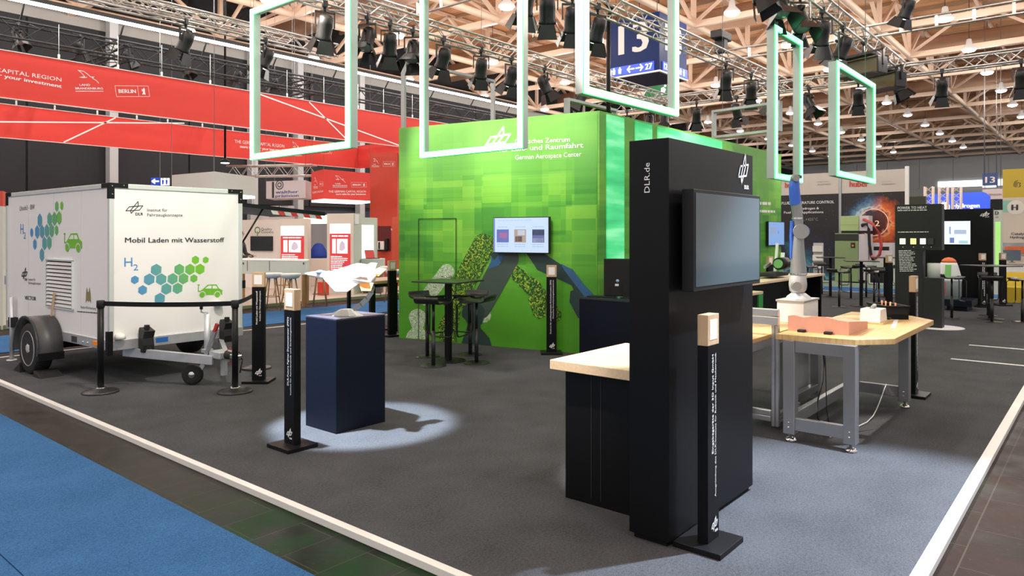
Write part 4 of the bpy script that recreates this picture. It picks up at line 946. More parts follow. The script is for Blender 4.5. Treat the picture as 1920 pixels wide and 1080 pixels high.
for (x, y, lb) in ((5.98, 2.72, 'small chrome gripper part on the lower bamboo board'), (5.95, 2.55, 'small dark adapter lying on the lower bamboo board')):
    g = thing('tool_part', lb, 'tool', (x, y, .81)); MB().cyl((0, 0, 0), (0, 0, .03), .03, n=12).build('body', M_alug, g); MB().bar((0, 0, .02), (.07, .03, .035), .02, .02).build('jaw', M_chrome, g)
# robot arm
rp = thing('robot_plinth', 'white box plinth under the robot arm', 'plinth', (7.20, 2.32, .81))
MB().box(0, 0, 0, .45, .26, .21).build('box', mat('plinth_white', (.72, .73, .74), .4), rp, bevel=.004); MB().box(-.01, -.01, .205, .46, .27, .225).build('lid', M_alu, rp, bevel=.003)
ra = thing('robot', 'silver jointed robot arm with blue covers on the white plinth', 'robot', (7.42, 2.45, 1.035))
M_rob = mat('robot_silver', (.30, .31, .32), .36, .6); M_robw = mat('robot_pale', (.50, .51, .53), .38, .35); M_rblue = mat('robot_blue', (.035, .13, .62), .35)
def loft(secs, name, m, parent=ra, n=20):
    """secs: (centre, rx, ry, tilt axis) rings stacked along the limb"""
    rings = []
    for i, (c_, r_) in enumerate(secs):
        c_ = Vector(c_); a_ = Vector(secs[max(i - 1, 0)][0]); b_ = Vector(secs[min(i + 1, len(secs) - 1)][0]); d_ = (b_ - a_).normalized()
        x_ = d_.cross(FW).normalized() if abs(d_.dot(FW)) < .95 else d_.cross(UP).normalized(); y_ = d_.cross(x_)
        rings.append([c_ + x_ * (r_ * math.cos(2 * math.pi * k / n)) + y_ * (r_ * math.sin(2 * math.pi * k / n)) for k in range(n)])
    b = MB(); v = [p for r_ in rings for p in r_]; f = [(i * n + k, i * n + (k + 1) % n, (i + 1) * n + (k + 1) % n, (i + 1) * n + k) for i in range(len(secs) - 1) for k in range(n)]
    b._add(v, f, True); b._add(rings[0], [tuple(range(n))[::-1]]); b._add(rings[-1], [tuple(range(n))]); return b.build(name, m, parent)
def rq(u, v): return DP(u, v, 7.27) - Vector((7.42, 2.45, 1.035))
loft([(rq(1497, 559.5), .13), (rq(1497, 556), .12), (rq(1497, 549), .07)], 'base', M_robw, n=8)
loft([(rq(1497, 551), .045), (rq(1496, 544), .08), (rq(1496, 532), .088), (rq(1496, 522), .082), (rq(1497, 514), .075)], 'shoulder', M_robw)
b = MB(); c0 = rq(1489, 536) - FW * .05; c1 = c0 - FW * .05 + RT * -.01; b.cyl(c0, c1, .05, .046, n=22); b.build('joint_cap', M_rob, ra)
b = MB(); c0 = rq(1508, 535); b.cyl(c0 - RT * .02, c0 + RT * .015, .045, .04, n=20); b.build('joint_cap', M_rblue, ra)
loft([(rq(1497, 516), .080), (rq(1497, 500), .074), (rq(1496, 470), .064), (rq(1496, 452), .058), (rq(1497, 440), .055)], 'lower_arm', M_rob)
loft([(rq(1497, 514.5), .083), (rq(1497, 512), .083)], 'ring', M_chrome)
b = MB(); c0 = rq(1498, 434); b.cyl(c0 - FW * .085 - RT * .01, c0 + FW * .06 + RT * .03, .075, .075, n=24); b.build('elbow', M_rob, ra)
b = MB(); b.cyl(c0 - FW * .02 + RT * .045, c0 + FW * .07 + RT * .055, .058, .055, n=24); b.build('joint_cap', M_rblue, ra)
loft([(rq(1497, 430), .045), (rq(1496, 412), .05), (rq(1495, 400), .049), (rq(1493, 385), .052), (rq(1491, 374), .05)], 'upper_arm', M_rob)
loft([(rq(1495, 411), .052), (rq(1495, 408), .052)], 'ring', M_chrome)
loft([(rq(1492, 384), .053), (rq(1490, 365), .054), (rq(1489, 350), .052), (rq(1490, 338), .046), (rq(1492, 331), .03)], 'wrist', M_rblue)
b = MB(); c0 = rq(1488, 335); b.cyl(c0 - FW * .02, c0 - FW * .075, .04, .034, n=20); b.build('joint_cap', M_rob, ra)
b = MB(); c0 = rq(1494, 332); b.box(-.02, -.03, -.01, .07, .03, .02, m=Matrix.Translation(c0)); b.build('tool_flange', M_dark, ra, bevel=.004)
loft([(rq(1485, 470), .016), (rq(1484, 445), .02), (rq(1485, 414), .018)], 'blue_cover', M_rblue); loft([(rq(1483, 484), .012), (rq(1484, 460), .016), (rq(1485, 438), .016)], 'blue_cover', M_rblue)
# cables under the bench
cb = MB().tube([(6.62, 1.98, .76), (6.6, 1.95, .55), (6.5, 1.93, .42), (6.32, 1.92, .28), (6.25, 1.9, .15), (6.28, 1.86, .03), (6.35, 1.83, .006)], .006, 7).build('cable', M_dark); tag(cb, 'black cable hanging under the bamboo bench', 'cable')
cb = MB().tube([(6.75, 2.0, .78), (6.74, 1.98, .5), (6.72, 1.97, .3), (6.7, 1.96, .12), (6.7, 1.94, .004)], .004, 6).build('cable', M_dark); tag(cb, 'thin dark cable dangling straight down below the bench', 'cable')
cb = MB().tube([(6.25, 1.80, .006), (6.45, 1.77, .006), (6.7, 1.72, .006), (6.95, 1.69, .006), (7.2, 1.70, .010), (7.42, 1.72, .03), (7.6, 1.73, .08), (7.74, 1.73, .15), (7.80, 1.72, .207)], .005, 6).build('cable', M_label); tag(cb, 'white cable lying on the carpet under the bench', 'cable')
# ================================================================ RED STAND (left background)
o = MB().box(2.6, 15.5, -.039, 40, 31, .03).build('floor', mat('beige_floor', (.55, .46, .40), .6, noise=.08, nscale=2)); tag(o, 'beige floor of the red stand', kind='structure')
o = MB().box(2.6, 15.44, -.039, 40, 15.5, .032).build('trim_5', mat('sage_edge', (.18, .24, .13), .5)); tag(o, 'sage green edge of the red stand floor', kind='structure')
FZ = .03
def foot(u0, d0, u1, d1, u2, d2):
    p = [DP(u, HY, d) for u, d in ((u0, d0), (u1, d1), (u2, d2))]; p.append(p[0] + p[2] - p[1])
    return [Vector((q.x, q.y, 0)) for q in p]
def block(fp, z0, z1, name, m, parent=None, **k):
    a_, b_, c_, d_ = fp; mb = MB(); q = [a_, b_, c_, d_]
    if (b_ - a_).cross(c_ - b_).z < 0: q = q[::-1]
    mb._add([p + UP * z0 for p in q] + [p + UP * z1 for p in q], [(3, 2, 1, 0), (4, 5, 6, 7), (0, 1, 5, 4), (1, 2, 6, 5), (2, 3, 7, 6), (3, 0, 4, 7)])
    o = mb.build(name, m, **k)
    return world_child(o, parent) if parent is not None else o
def vpl(a_, b_):
    """vertical plane through two ground points"""
    n_ = (b_ - a_).cross(UP).normalized(); return (a_, n_)
def panel_on(pl, u0, v0, u1, v1, name, m, parent, th=.02):
    a_ = ON(u0, v0, pl); b_ = ON(u1, v0, pl); zb = ON(u0, v1, pl).z; n_ = pl[1] if pl[1].dot(CAMP - a_) > 0 else -pl[1]
    r_ = Vector((b_.x - a_.x, b_.y - a_.y, 0)); F = frame(Vector((a_.x, a_.y, zb)), r_, UP)
    s_ = 1 if F.col[2].to_3d().dot(n_) > 0 else -1
    o = MB(F).box(0, 0, 0, r_.length, a_.z - zb, s_ * th).build(name, m); world_child(o, parent); return F, r_.length, a_.z - zb
BOX = [(0, 0), (1, 0), (1, 1), (0, 1), (0, 0)]
EAGLE = [[(.1, 1.0), (.35, .92), (.5, .72), (.62, .5), (.8, .5), (.68, .42), (.86, .22), (.95, .02)], [(.1, 1.0), (.2, .86), (.28, .7), (.36, .5), (.12, .46), (.3, .42), (.45, .46)]]
BEAR = [[(.2, 0), (.36, 0), (.42, .25), (.5, 0), (.72, 0), (.66, .4), (.72, .72), (.66, 1.0), (.5, .95), (.46, .8), (.2, .82), (.18, .74), (.4, .66), (.2, .6), (.16, .52), (.4, .5), (.34, .3)]]
def region_logos(pl, parent, land=None, berlin=None, line1=None, line2=None, m=M_white):
    """land: (u0,vbottom,u1,vtop) box of the eagle emblem; berlin: the framed word"""
    if land:
        u0, vb, u1, vt = land; F, W = plane_frame(pl, (u0, vb), (u1, vb)); Hh = (ON(u0, vt, pl) - ON(u0, vb, pl)).length
        L = [[(x * W * .8 + W * .12, (.38 + .62 * y) * Hh) for x, y in ln] for ln in EAGLE]; L.append([(0, 0), (W, 0)])
        o = bars(F, L, .018 * Hh + .004).build('eagle_emblem', m); world_child(o, parent)
        lettering('LAND', F @ Vector((.17 * W, .25 * Hh, 0)), F @ Vector((.55 * W, .25 * Hh, 0)), .11 * Hh, m, parent, bold=.01)
        lettering('BRANDENBURG', F @ Vector((0, .08 * Hh, 0)), F @ Vector((W, .08 * Hh, 0)), .11 * Hh, m, parent, bold=.01)
    if berlin:
        u0, vb, u1, vt = berlin; F, W = plane_frame(pl, (u0, vb), (u1, vb)); Hh = (ON(u0, vt, pl) - ON(u0, vb, pl)).length
        L = [[(x * W, y * Hh) for x, y in BOX], [(.67 * W, 0), (.67 * W, Hh)]]
        o = bars(F, L, .03 * Hh).build('word_frame', m); world_child(o, parent)
        lettering('BERLIN', F @ Vector((.08 * W, .33 * Hh, 0)), F @ Vector((.60 * W, .33 * Hh, 0)), .36 * Hh, m, parent, bold=.03)
        o = flat(F, [[(.74 * W + x * .2 * W, (.18 + .64 * y) * Hh) for x, y in BEAR[0]]]).build('bear_emblem', m); world_child(o, parent)
    if line1: ltpx(line1[0], pl, line1[1], line1[2], line1[3], m, parent)
    if line2: ltpx(line2[0], pl, line2[1], line2[2], line2[3], m, parent, bold=.025)
# ---- ring banner
rb_ = thing('ring_banner', 'huge suspended ring banner in bright red fabric with white lettering', 'banner', (8, 17, 4.42))
def rp_(mb, name, m, **k): return world_child(mb.build(name, m, **k), rb_)
rp_(MB().box(-3, 17.0, 4.42, 18.8, 17.04, 5.36), 'front_panel', M_red); rp_(MB().box(-3, 24.0, 4.42, 18.8, 24.04, 5.36), 'back_panel', M_red); rp_(MB().box(18.76, 17.04, 4.42, 18.8, 24.0, 5.36), 'side_panel', M_red)
for z in (4.405, 5.36):
    rp_(MB().box(-3, 16.985, z, 18.8, 17.05, z + .015), 'edge_profile', M_wpaint); rp_(MB().box(-3, 23.985, z, 18.8, 24.05, z + .015), 'edge_profile', M_wpaint)
P17 = PLY(17.0); P24 = PLY(24.0)
region_logos(P17, rb_, (142, 171, 193.5, 132), (218.5, 181, 280.5, 168 - 7), ('THE GERMAN CAPITAL REGION', (-125, 116), (115, 153), 8.5), ('more value for your investment', (-105, 126), (115.5, 165), 7.5))
b = bars(frame((0, 17, 0), (1, 0, 0), UP), [[(ON(478, 168, P17).x, 5.35), (ON(748, 247, P17).x, 4.45)], [(ON(580, 187, P17).x, 5.33), (ON(650, 248, P17).x, 4.43)]], .035, z=.004); rp_(b, 'line_print', M_white)
region_logos(P24, rb_, None, (602, 288, 622, 280 - 4), ('THE GERMAN CAPITAL REGION', (440, 268), (533, 277), 6.5), ('more value for your investment', (450, 277), (533, 285), 5.5)); region_logos(P24, rb_, (546, 292, 566, 266))
b = bars(frame((0, 24, 0), (1, 0, 0), UP), [[(ON(-60, 227, P24).x, ON(-60, 228, P24).z), (ON(345, 231, P24).x, ON(345, 231, P24).z)], [(ON(120, 266, P24).x, 4.44), (ON(216, 218, P24).x, 5.34)]], .04, z=.004); rp_(b, 'line_print', M_white)
for u in (111, 222, 304, 395, 478, 539, 608, 672, 720, 774): x = ON(u, 150, P17).x; rp_(MB().cyl((x, 17.02, 5.37), (x, 17.02, 6.1), .006, n=5).cyl((x, 17.02, 5.37), (x, 17.02, 5.47), .022, n=6), 'hanger', M_wpaint)
for u in (31, 103, 183, 257, 315, 380, 437, 486, 540, 590): x = ON(u, 210, P24).x; rp_(MB().cyl((x, 24.02, 5.37), (x, 24.02, 6.6), .006, n=5).cyl((x, 24.02, 5.37), (x, 24.02, 5.5), .025, n=6), 'hanger', M_wpaint)
# ---- LED bar with truss above the banner
# ---- hanging cube signs
def cube_sign(name, label, fp, z0, z1, m, glow=True):
    t = thing(name, label, 'sign', fp[1] + UP * z0); block(fp, z0, z1, 'sign_body', m, t)
    if glow: block(fp, z0 - .07, z0 - .002, 'under_glow', mat('sign_underglow', (1, .95, .88), .4, emit=2.0), t)
    for p in fp: o = MB().cyl(p + UP * z1, p + UP * 12.96, .006, n=5).build('hanger', M_alug); world_child(o, t)
    return t
fp = foot(584, 23.0, 607, 22.0, 694, 23.4); t = cube_sign('cube_sign', 'red hanging cube sign with emblem and white lettering', fp, 2.78, 3.68, M_red)
region_logos(vpl(fp[1], fp[2]), t, (624, 351, 651, 329), (659, 351, 687, 342), ('THE GERMAN CAPITAL REGION', (616, 361), (686, 361), 4.2), ('more value for your investment', (630, 365.5), (686, 365.5), 3.4))
region_logos(vpl(fp[0], fp[1]), t, (588, 353, 596, 333), (599, 349, 606.5, 341), ('THE GERMAN CAPITAL REGION', (585.5, 363), (606, 360), 3.6))
M_pale = mat('pale_lilac_sign', (.60, .56, .57), .6)
fp = foot(499, 24.0, 573, 23.5, 586, 24.6); t = cube_sign('hanging_sign', 'pale hanging sign with a dark bar and a gear-like ring above blue lettering', fp, 2.88, 3.46, M_pale, False); pl = vpl(fp[0], fp[1])
M_nb = mat('navy_ink', (.03, .05, .25), .5)
ltpx('walther', pl, (516.5, 363), (560, 362), 6, M_nb, t, bold=.02); ltpx('präzision', pl, (516.5, 370), (560, 369), 5.6, M_nb, t, bold=.02)
panel_on(pl, 510, 341, 514, 371, 'ink_bar', M_ink, t, .004)
F, W = plane_frame(pl, (517, 355), (531, 355)); b = bars(F, [[(W / 2 + W * .48 * math.cos(i * math.pi / 10), W / 2 + W * .48 * math.sin(i * math.pi / 10)) for i in range(21)], [(W / 2 + W * .24 * math.cos(i * math.pi / 4), W / 2 + W * .24 * math.sin(i * math.pi / 4)) for i in range(9)]], .03); o = b.build('ring_emblem', M_ink); world_child(o, t)
fp = foot(470, 27.0, 548, 26.5, 552, 27); t = cube_sign('hanging_sign', 'lower pale sign with small blue lettering behind the pale hanging sign', fp, 2.1, 2.75, M_pale, False); pl = vpl(fp[0], fp[1]); ltpx('walther', pl, (527, 388), (541, 387.6), 3.4, M_nb, t); panel_on(pl, 523, 379, 524.5, 389, 'ink_bar', M_ink, t, .004)
fp = foot(322, 17.6, 402, 16.6, 478, 18.2); t = cube_sign('blank_hanging_sign', 'plain pale grey hanging box sign with lit underside above the trailer', fp, 2.66, 3.14, mat('pale_grey_fabric', (.55, .56, .53), .7))
# ---- restroom sign
t = thing('direction_sign', 'small lit blue sign with white arrow and restroom figures', 'sign', DP(300, 347, 24)); pl = (DP(300, 347, 24), FW)
M_sbl = mat('sign_blue_lit', (.01, .05, .42), .4, emit=.6); M_slit = mat('sign_white_lit', (1, 1, 1), .4, emit=1.2)
panel_on(pl, 283.5, 333, 301, 347, 'arrow_panel', M_sbl, t); panel_on(pl, 302, 334, 318, 347.5, 'figure_panel', M_slit, t)
F, W = plane_frame(pl, (286, 340), (298, 340)); o = bars(F, [[(W, 0), (0, 0)], [(.4 * W, .3 * W), (0, 0), (.4 * W, -.3 * W)]], .045, z=.022).build('arrow_print', M_slit); world_child(o, t)
F, W = plane_frame(pl, (303, 346), (317, 346)); o = flat(F, [[(W * (.12 + .5 * k), 0), (W * (.3 + .5 * k), 0), (W * (.36 + .5 * k), .62 * W), (W * (.06 + .5 * k), .62 * W)] for k in (0, 1)] + [hexagon(W * (.21 + .5 * k), .76 * W, .09 * W) for k in (0, 1)], z=.022).build('figure_print', M_sbl); world_child(o, t)
o = MB().cyl(DP(300, 333, 24.05), DP(300, 333, 24.05) + UP * 9.35, .012, n=5).build('hanger', M_alug); world_child(o, t)
# ---- pillars with red information boards
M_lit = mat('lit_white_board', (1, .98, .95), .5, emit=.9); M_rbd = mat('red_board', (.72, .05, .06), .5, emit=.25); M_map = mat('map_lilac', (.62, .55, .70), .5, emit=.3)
def pillar(fp, top, board, label, m=M_cream, ms=M_sage):
    t = thing('info_pillar', label, 'pillar', fp[1] + UP * FZ); block(fp, FZ, top, 'pillar_body', m, t); pl = vpl(fp[0], fp[1]); u0, v0, u1, v1 = board
    panel_on(pl, u0, v0, u1, v0 + 18, 'lit_panel', M_lit, t, .012); F, W, Hh = panel_on(pl, u0, v0 + 18, u1, v1, 'red_board', M_rbd, t, .012)
    s_ = .015 if F.col[2].to_3d().dot(CAMP - fp[1]) > 0 else -.015
    for x0, x1 in ((.12, .30), (.36, .88)): o = flat(F, [[(x0 * W, .55 * Hh), (x1 * W, .55 * Hh), (x1 * W, .88 * Hh), (x0 * W, .88 * Hh)]], z=s_).build('board_field', M_lit); world_child(o, t)
    o = flat(F, [[(.46 * W, .63 * Hh), (.6 * W, .6 * Hh), (.78 * W, .66 * Hh), (.74 * W, .78 * Hh), (.6 * W, .85 * Hh), (.5 * W, .76 * Hh)]], z=s_ * 1.15).build('map_print', M_map); world_child(o, t)
    F2 = F @ Matrix.Translation((.05 * W, .47 * Hh, 0)); dashes(F2, .85 * W, .022, M_lit, t, rows=9, gap=2.3, z=s_); dashes(F @ Matrix.Translation((.1 * W, .93 * Hh, 0)), .8 * W, .035, M_lit, t, z=s_)
    return t
fp = foot(523, 21.6, 577, 21.0, 583, 21.8); pillar(fp, 2.15, (527, 424, 570, 510), 'cream pillar with red map board next to the black wall screen')
fp = foot(613, 20.2, 663, 19.8, 677, 20.4); tp = pillar(fp, 2.27, (619, 420, 657, 520), 'cream pillar with red map board and a sage green flank')
block([fp[1] + Vector((.006, .004, 0)), fp[2] + Vector((.006, .004, 0)), fp[2] + Vector((.02, .0, 0)), fp[1] + Vector((.02, 0, 0))], FZ, 2.27, 'sage_flank', M_sage, tp)
panel_on(vpl(fp[1], fp[2]), 664, 402, 671, 420, 'number_plate', M_wpaint, tp, .03)
fp = foot(677, 21.6, 706, 22.2, 708, 23); t = thing('info_pillar', 'sage green pillar with a tall lit pale screen beside the red tower', 'pillar', fp[1]); block(fp, FZ, 2.2, 'pillar_body', M_sage, t); F, W, Hh = panel_on(vpl(fp[0], fp[1]), 677.5, 422, 700, 488, 'lit_panel', mat('lit_pale_blue', (.85, .97, 1), .5, emit=.9), t); 
qw = foot(447, 22.6, 523.5, 22.0, 524, 22.3); t = thing('partition_wall', 'cream partition wall with round plug logo and black screen', 'wall panel', qw[1]); block(qw, FZ, 2.14, 'wall_body', mat('warm_white_wall', (.76, .72, .67), .6), t); pl = vpl(qw[0], qw[1])
ltpx('Quality', pl, (489.5, 432), (510, 432), 5, M_ink, t); ltpx('Connect', pl, (489.5, 437.2), (513, 437.2), 5, M_ink, t)
F, W = plane_frame(pl, (478, 433), (487.5, 433)); o = bars(F, [[(W / 2 + W * .48 * math.cos(i * math.pi / 10 - 1.2), W * .1 + W * .48 * math.sin(i * math.pi / 10 - 1.2)) for i in range(18)], [(W / 2, -.1 * W), (W / 2, -.75 * W)]], .03).build('plug_logo', mat('logo_green', (.05, .25, .06), .5)); world_child(o, t)
s = thing('black_screen', 'switched-off black screen on the cream partition wall', 'screen', ON(492, 470, pl)); panel_on(pl, 472, 443, 512, 470, 'display', mat('screen_off', (.01, .01, .012), .15), s, .06)
gw = foot(575, 27, 622, 26, 623, 26.5); t = thing('partition_wall', 'grey partition wall seen between the two cream pillars', 'wall panel', gw[1]); block(gw, FZ, 2.08, 'wall_body', mat('mid_grey_wall', (.30, .31, .33), .6), t)
gw2 = [ON(u_, 418, PLY(32.85)).x for u_ in (566, 630)]; o = MB().box(gw2[0], 32.78, 2.0, gw2[1], 32.845, 2.75).build('window_1', mat('day_window', (.75, .95, .8), .3, emit=1.0)); tag(o, 'bright outdoor window strip low in the dark hall wall', kind='structure')
cv = thing('covered_exhibit', 'exhibit shrouded in a royal blue cloth behind the cream pillars', 'cover', DP(597, 470, 24) * 1); cv.location.z = .9
b = MB(); b.lathe([(.30, 0), (.30, .1), (.26, .25), (.17, .42), (.10, .48), (.02, .5)], n=14); b.build('cloth', mat('royal_blue_cloth', (.01, .04, .32), .7, bump=.4, bscale=6), cv); MB().box(-.5, -.3, -.87, .5, .3, 0).build('plinth', M_cream, cv)
# ---- sage bar counter, stools
fp = foot(440, 17.0, 573, 16.4, 580, 17.2); t = thing('bar_counter', 'pale sage bar counter with drawers behind the trailer', 'counter', fp[1]); block(fp, .76, 1.07, 'drawer_body', mat('pale_sage', (.60, .66, .60), .5), t, bevel=.006); block([p + (p - (fp[0] + fp[2]) / 2) * .02 for p in fp], 1.07, 1.095, 'counter_top', M_wpaint, t)
for p in fp:
    c_ = (fp[0] + fp[2]) / 2; q = p + (c_ - p) * .06; o = MB().box(q.x - .03, q.y - .03, FZ, q.x + .03, q.y + .03, .76).build('leg', mat('timber', (.36, .2, .07), .5), None); world_child(o, t)
pl = vpl(fp[0], fp[1]); 
for u in (463.5, 505): panel_on(pl, u, 489, u + .8, 508, 'drawer_gap', M_ink, t, .004)
for u in (456, 569): panel_on(pl, u, 492, u + 1.2, 496, 'handle', M_ink, t, .02)
WS = None
def wooden_stool(u, d, label, h=.70):
    global WS
    p = DP(u, HY, d)
    if WS is None:
        t = thing('shell_stool', label, 'stool', (p.x, p.y, FZ), random.uniform(0, 6), 'white shell stools with timber legs'); WS = t
        MB().lathe([(.08, .68), (.17, .70), (.21, .76), (.22, .80), (.205, .80), (.16, .73), (.02, .715)], n=20).build('seat', M_wpaint, t)
        for k in range(4):
            a_ = R(45 + 90 * k); MB().cyl((.10 * math.cos(a_), .10 * math.sin(a_), .69), (.22 * math.cos(a_), .22 * math.sin(a_), 0), .017, .012, n=8).build('leg', MATS['timber'], t)
        MB().tube([(.17 * math.cos(R(45 + 45 * k)), .17 * math.sin(R(45 + 45 * k)), .28) for k in range(9)], .008, 6).build('foot_ring', MATS['timber'], t)
        return t
    t = copy_tree(WS); t.location = (p.x, p.y, FZ); t.rotation_euler = (0, 0, random.uniform(0, 6)); t['label'] = label; return t
for u, d in ((545, 15.75), (600, 16.6), (510, 15.95)): wooden_stool(u, d, 'white shell stool with splayed timber legs at the sage bar counter')
wooden_stool(529, 19.5, 'white shell stool standing behind the sage bar counter'); wooden_stool(738, 17.5, 'white shell stool in front of the red tower')
rd = thing('red_cube', 'plain red cube on the floor beside the flanked pillar', 'cube', DP(606, 550, 19.6)); rd.location.z = FZ; MB().box(-.11, -.11, 0, .11, .11, .36).build('body', mat('red_lacquer', (.62, .05, .03), .5), rd, bevel=.004)
fp = foot(677, 20.3, 716, 20.0, 722, 20.8); t = thing('sage_desk', 'sage green desk between the pillar and the red tower', 'desk', fp[1]); block(fp, .62, 1.0, 'desk_body', M_sage, t, bevel=.004); block([p + (((fp[0] + fp[2]) / 2) - p) * .15 for p in fp], FZ, .62, 'pedestal', mat('dark_grey_base', (.08, .08, .08), .6), t)
lp = thing('laptop', 'open laptop with red lid on the sage desk', 'laptop', DP(699, 487, 20.4)); lp.location.z = 1.0; MB().box(-.16, -.11, 0, .16, .11, .015).build('keyboard_base', M_dark, lp); MB().bar((0, .11, .01), (0, .17, .24), .32, .01, up=(0, 1, 0)).build('lid', MATS['red_lacquer'], lp)
t = copy_tree(WS); q = DP(728, HY, 19.3); t.location = (q.x, q.y, FZ - .2); t.location.z = FZ; t['label'] = 'white shell stool pushed to the end of the sage desk'
# ---- red tower with coffee niche
fp = foot(693.5, 25.2, 745, 24.8, 752, 26); t = thing('red_tower', 'tall red tower wall with a dark coffee niche', 'tower', fp[1])
M_rdt = mat('red_wall_paint', (.56, .06, .03), .55)
block(fp, FZ, 4.52, 'tower_body', M_rdt, t); pl = vpl(fp[0], fp[1])
region_logos(pl, t, (697, 313, 711, 297), (718.5, 312, 740, 303)); panel_on(pl, 706, 424, 733, 471, 'niche', mat('niche_dark_red', (.10, .006, .006), .6), t, .01)
ltpx('KAFFEE', pl, (725, 433), (755, 433), 5, M_white, t)
fp2 = foot(735, 23.2, 752, 23.1, 756, 24); t2 = thing('red_wall', 'lower red wall flank in front of the red tower', 'wall panel', fp2[1]); block(fp2, FZ, 2.25, 'wall_body', mat('light_red_wall', (.68, .11, .06), .55), t2)
cm = thing('coffee_machine', 'white and black coffee machine in the red niche', 'coffee machine', ON(719, 470, pl)); Fc = frame(ON(711, 470, pl), fp[1] - fp[0], UP); s_ = 1 if Fc.col[2].to_3d().dot(CAMP - fp[0]) > 0 else -1
for nm, m_, x0, y0, x1, y1, dp in (('body', M_wpaint, .02, .04, .28, .33, .16), ('drip_tray', M_dark, 0, 0, .36, .035, .2), ('canister', M_dark, .3, .04, .40, .42, .14), ('front_panel', M_dark, .07, .06, .13, .3, .175)):
    o = MB(Fc).box(x0, y0, .012 * s_, x1, y1, s_ * dp).build(nm, m_, bevel=.004); world_child(o, cm)
# ---- table with black frame outside the green wall
t = thing('framed_table', 'oak-topped table on a black square frame beside the green wall', 'table', (7.80, 9.55, 0)); MB().box(-.12, -.05, .85, .9, .75, .90).build('table_top', M_oak, t, bevel=.003)
for x in (-.08, .46): MB().box(x, 0, .03, x + .05, .05, .85).build('leg', M_blackm, t); MB().box(x, .6, .03, x + .05, .65, .85).build('leg', M_blackm, t); MB().box(x, 0, 0, x + .05, .65, .03).build('foot_bar', M_blackm, t)
MB().box(-.08, 0, .79, .51, .05, .85).build('apron', M_blackm, t)
# ---- panel at the far left
fp = foot(-60, 13.2, 5, 13.0, 29, 14.6); t = thing('booth_panel', 'off-white booth panel with a red top band behind the trailer', 'wall panel', fp[1]); block(fp, FZ - .07, 2.20, 'panel_body', mat('off_white_panel', (.58, .60, .55), .5), t); block([p + (p - (fp[0] + fp[2]) / 2) * .01 for p in fp], 2.20, 2.47, 'red_band', MATS['red_wall_paint'], t)
# ---- hanging lamp
t = thing('hanging_spotlight', 'black pendant spotlight hanging on a long rod above the trailer', 'lamp', DP(422, 305, 19.4)); MB().cyl((0, 0, .12), (0, 0, 9.3), .03, n=8).build('rod', M_blackm, t); MB().lathe([(.13, 0), (.13, .05), (.07, .09), (.03, .13)], n=18).build('lamp_head', M_blackm, t); MB().lathe([(.11, -.02), (.11, -.001)], n=18).build('lens', mat('lens_glow', (1, .98, .9), .3, emit=3), t)
# ---- person behind the counter
pr = thing('person', 'person in a dark grey jacket half hidden behind the trailer, leaning on the sage counter', 'person', (0, 0, 0)); q = DP(446, HY, 18.45); pr.location = (q.x, q.y, FZ); pr.rotation_euler = (0, 0, R(-150))
def skin(name, verts, edges, rad, m, parent, root=0):
    me = bpy.data.meshes.new(name); me.from_pydata(verts, edges, []); me.update(); o = bpy.data.objects.new(name, me); COL.objects.link(o); o.parent = parent
    me.materials.append(m); md = o.modifiers.new('skin', 'SKIN'); md.use_smooth_shade = True
    for i, r_ in enumerate(rad): me.skin_vertices[0].data[i].radius = (r_, r_) if not isinstance(r_, tuple) else r_
    me.skin_vertices[0].data[root].use_root = True
    s_ = o.modifiers.new('sub', 'SUBSURF'); s_.levels = 2; s_.render_levels = 2; return o
V = [(0, 0, .92), (0, 0, 1.10), (0, .01, 1.30), (0, .02, 1.43), (0, .03, 1.52), (0, .05, 1.58), (0, .06, 1.66), (0, .05, 1.73),
     (.19, .02, 1.42), (.26, .06, 1.16), (.18, .28, 1.09), (.12, .36, 1.10), (-.19, .02, 1.42), (-.26, .06, 1.16), (-.18, .28, 1.09), (-.12, .36, 1.10),
     (.10, 0, .86), (.11, .02, .48), (.11, -.02, .09), (.12, .13, .05), (-.10, 0, .86), (-.11, .02, .48), (-.11, -.02, .09), (-.12, .13, .05)]
E_ = [(0, 1), (1, 2), (2, 3), (3, 4), (4, 5), (5, 6), (6, 7), (3, 8), (8, 9), (9, 10), (10, 11), (3, 12), (12, 13), (13, 14), (14, 15), (0, 16), (16, 17), (17, 18), (18, 19), (0, 20), (20, 21), (21, 22), (22, 23)]
RD = [(.15, .11), (.15, .11), (.17, .12), (.12, .10), .055, .07, .095, .075, .075, .055, .042, .03, .075, .055, .042, .03, .10, .07, .05, .045, .10, .07, .05, .045]
nb = NT('jacket_trousers_skin', .8); sp = nb.n('ShaderNodeSeparateXYZ'); nb.l(nb.tc.outputs['Object'], sp.inputs[0])
cz = nb.ramp(nb.math('DIVIDE', sp.outputs['Z'], 2.0), [(0.0, (.02, .02, .02)), (.04, (.02, .022, .03)), (.45, (.055, .055, .05)), (.765, (.55, .32, .23))], 'CONSTANT'); nb.col(cz)
skin('body', V, E_, RD, nb.m, pr); MB().sphere((0, .03, 1.69), .105, 14, 8, (1, 1.05, 1.0)).build('hair', mat('brown_hair', (.05, .03, .015), .7), pr)
for sx_ in (1, -1):
    for k in range(5):
        x0 = .12 * sx_ - (k - 2) * .016 * sx_; ln = (.045, .075, .08, .075, .06)[k]
        bpt = Vector((x0, .37, 1.105)); dirn = Vector((-sx_ * .8, .3, 0)).normalized() if k == 0 else Vector((-.1 * sx_, 1, 0)).normalized()
        MB().tube([bpt, bpt + dirn * ln * .55 + Vector((0, 0, .006)), bpt + dirn * ln - Vector((0, 0, .008))], [.010, .009, .006], 8).build('finger', mat('skin_tone', (.55, .32, .23), .6), pr)
b = MB(); 
for ex in (-.035, .035): b.sphere((ex, .152, 1.67), .011, 8, 5)
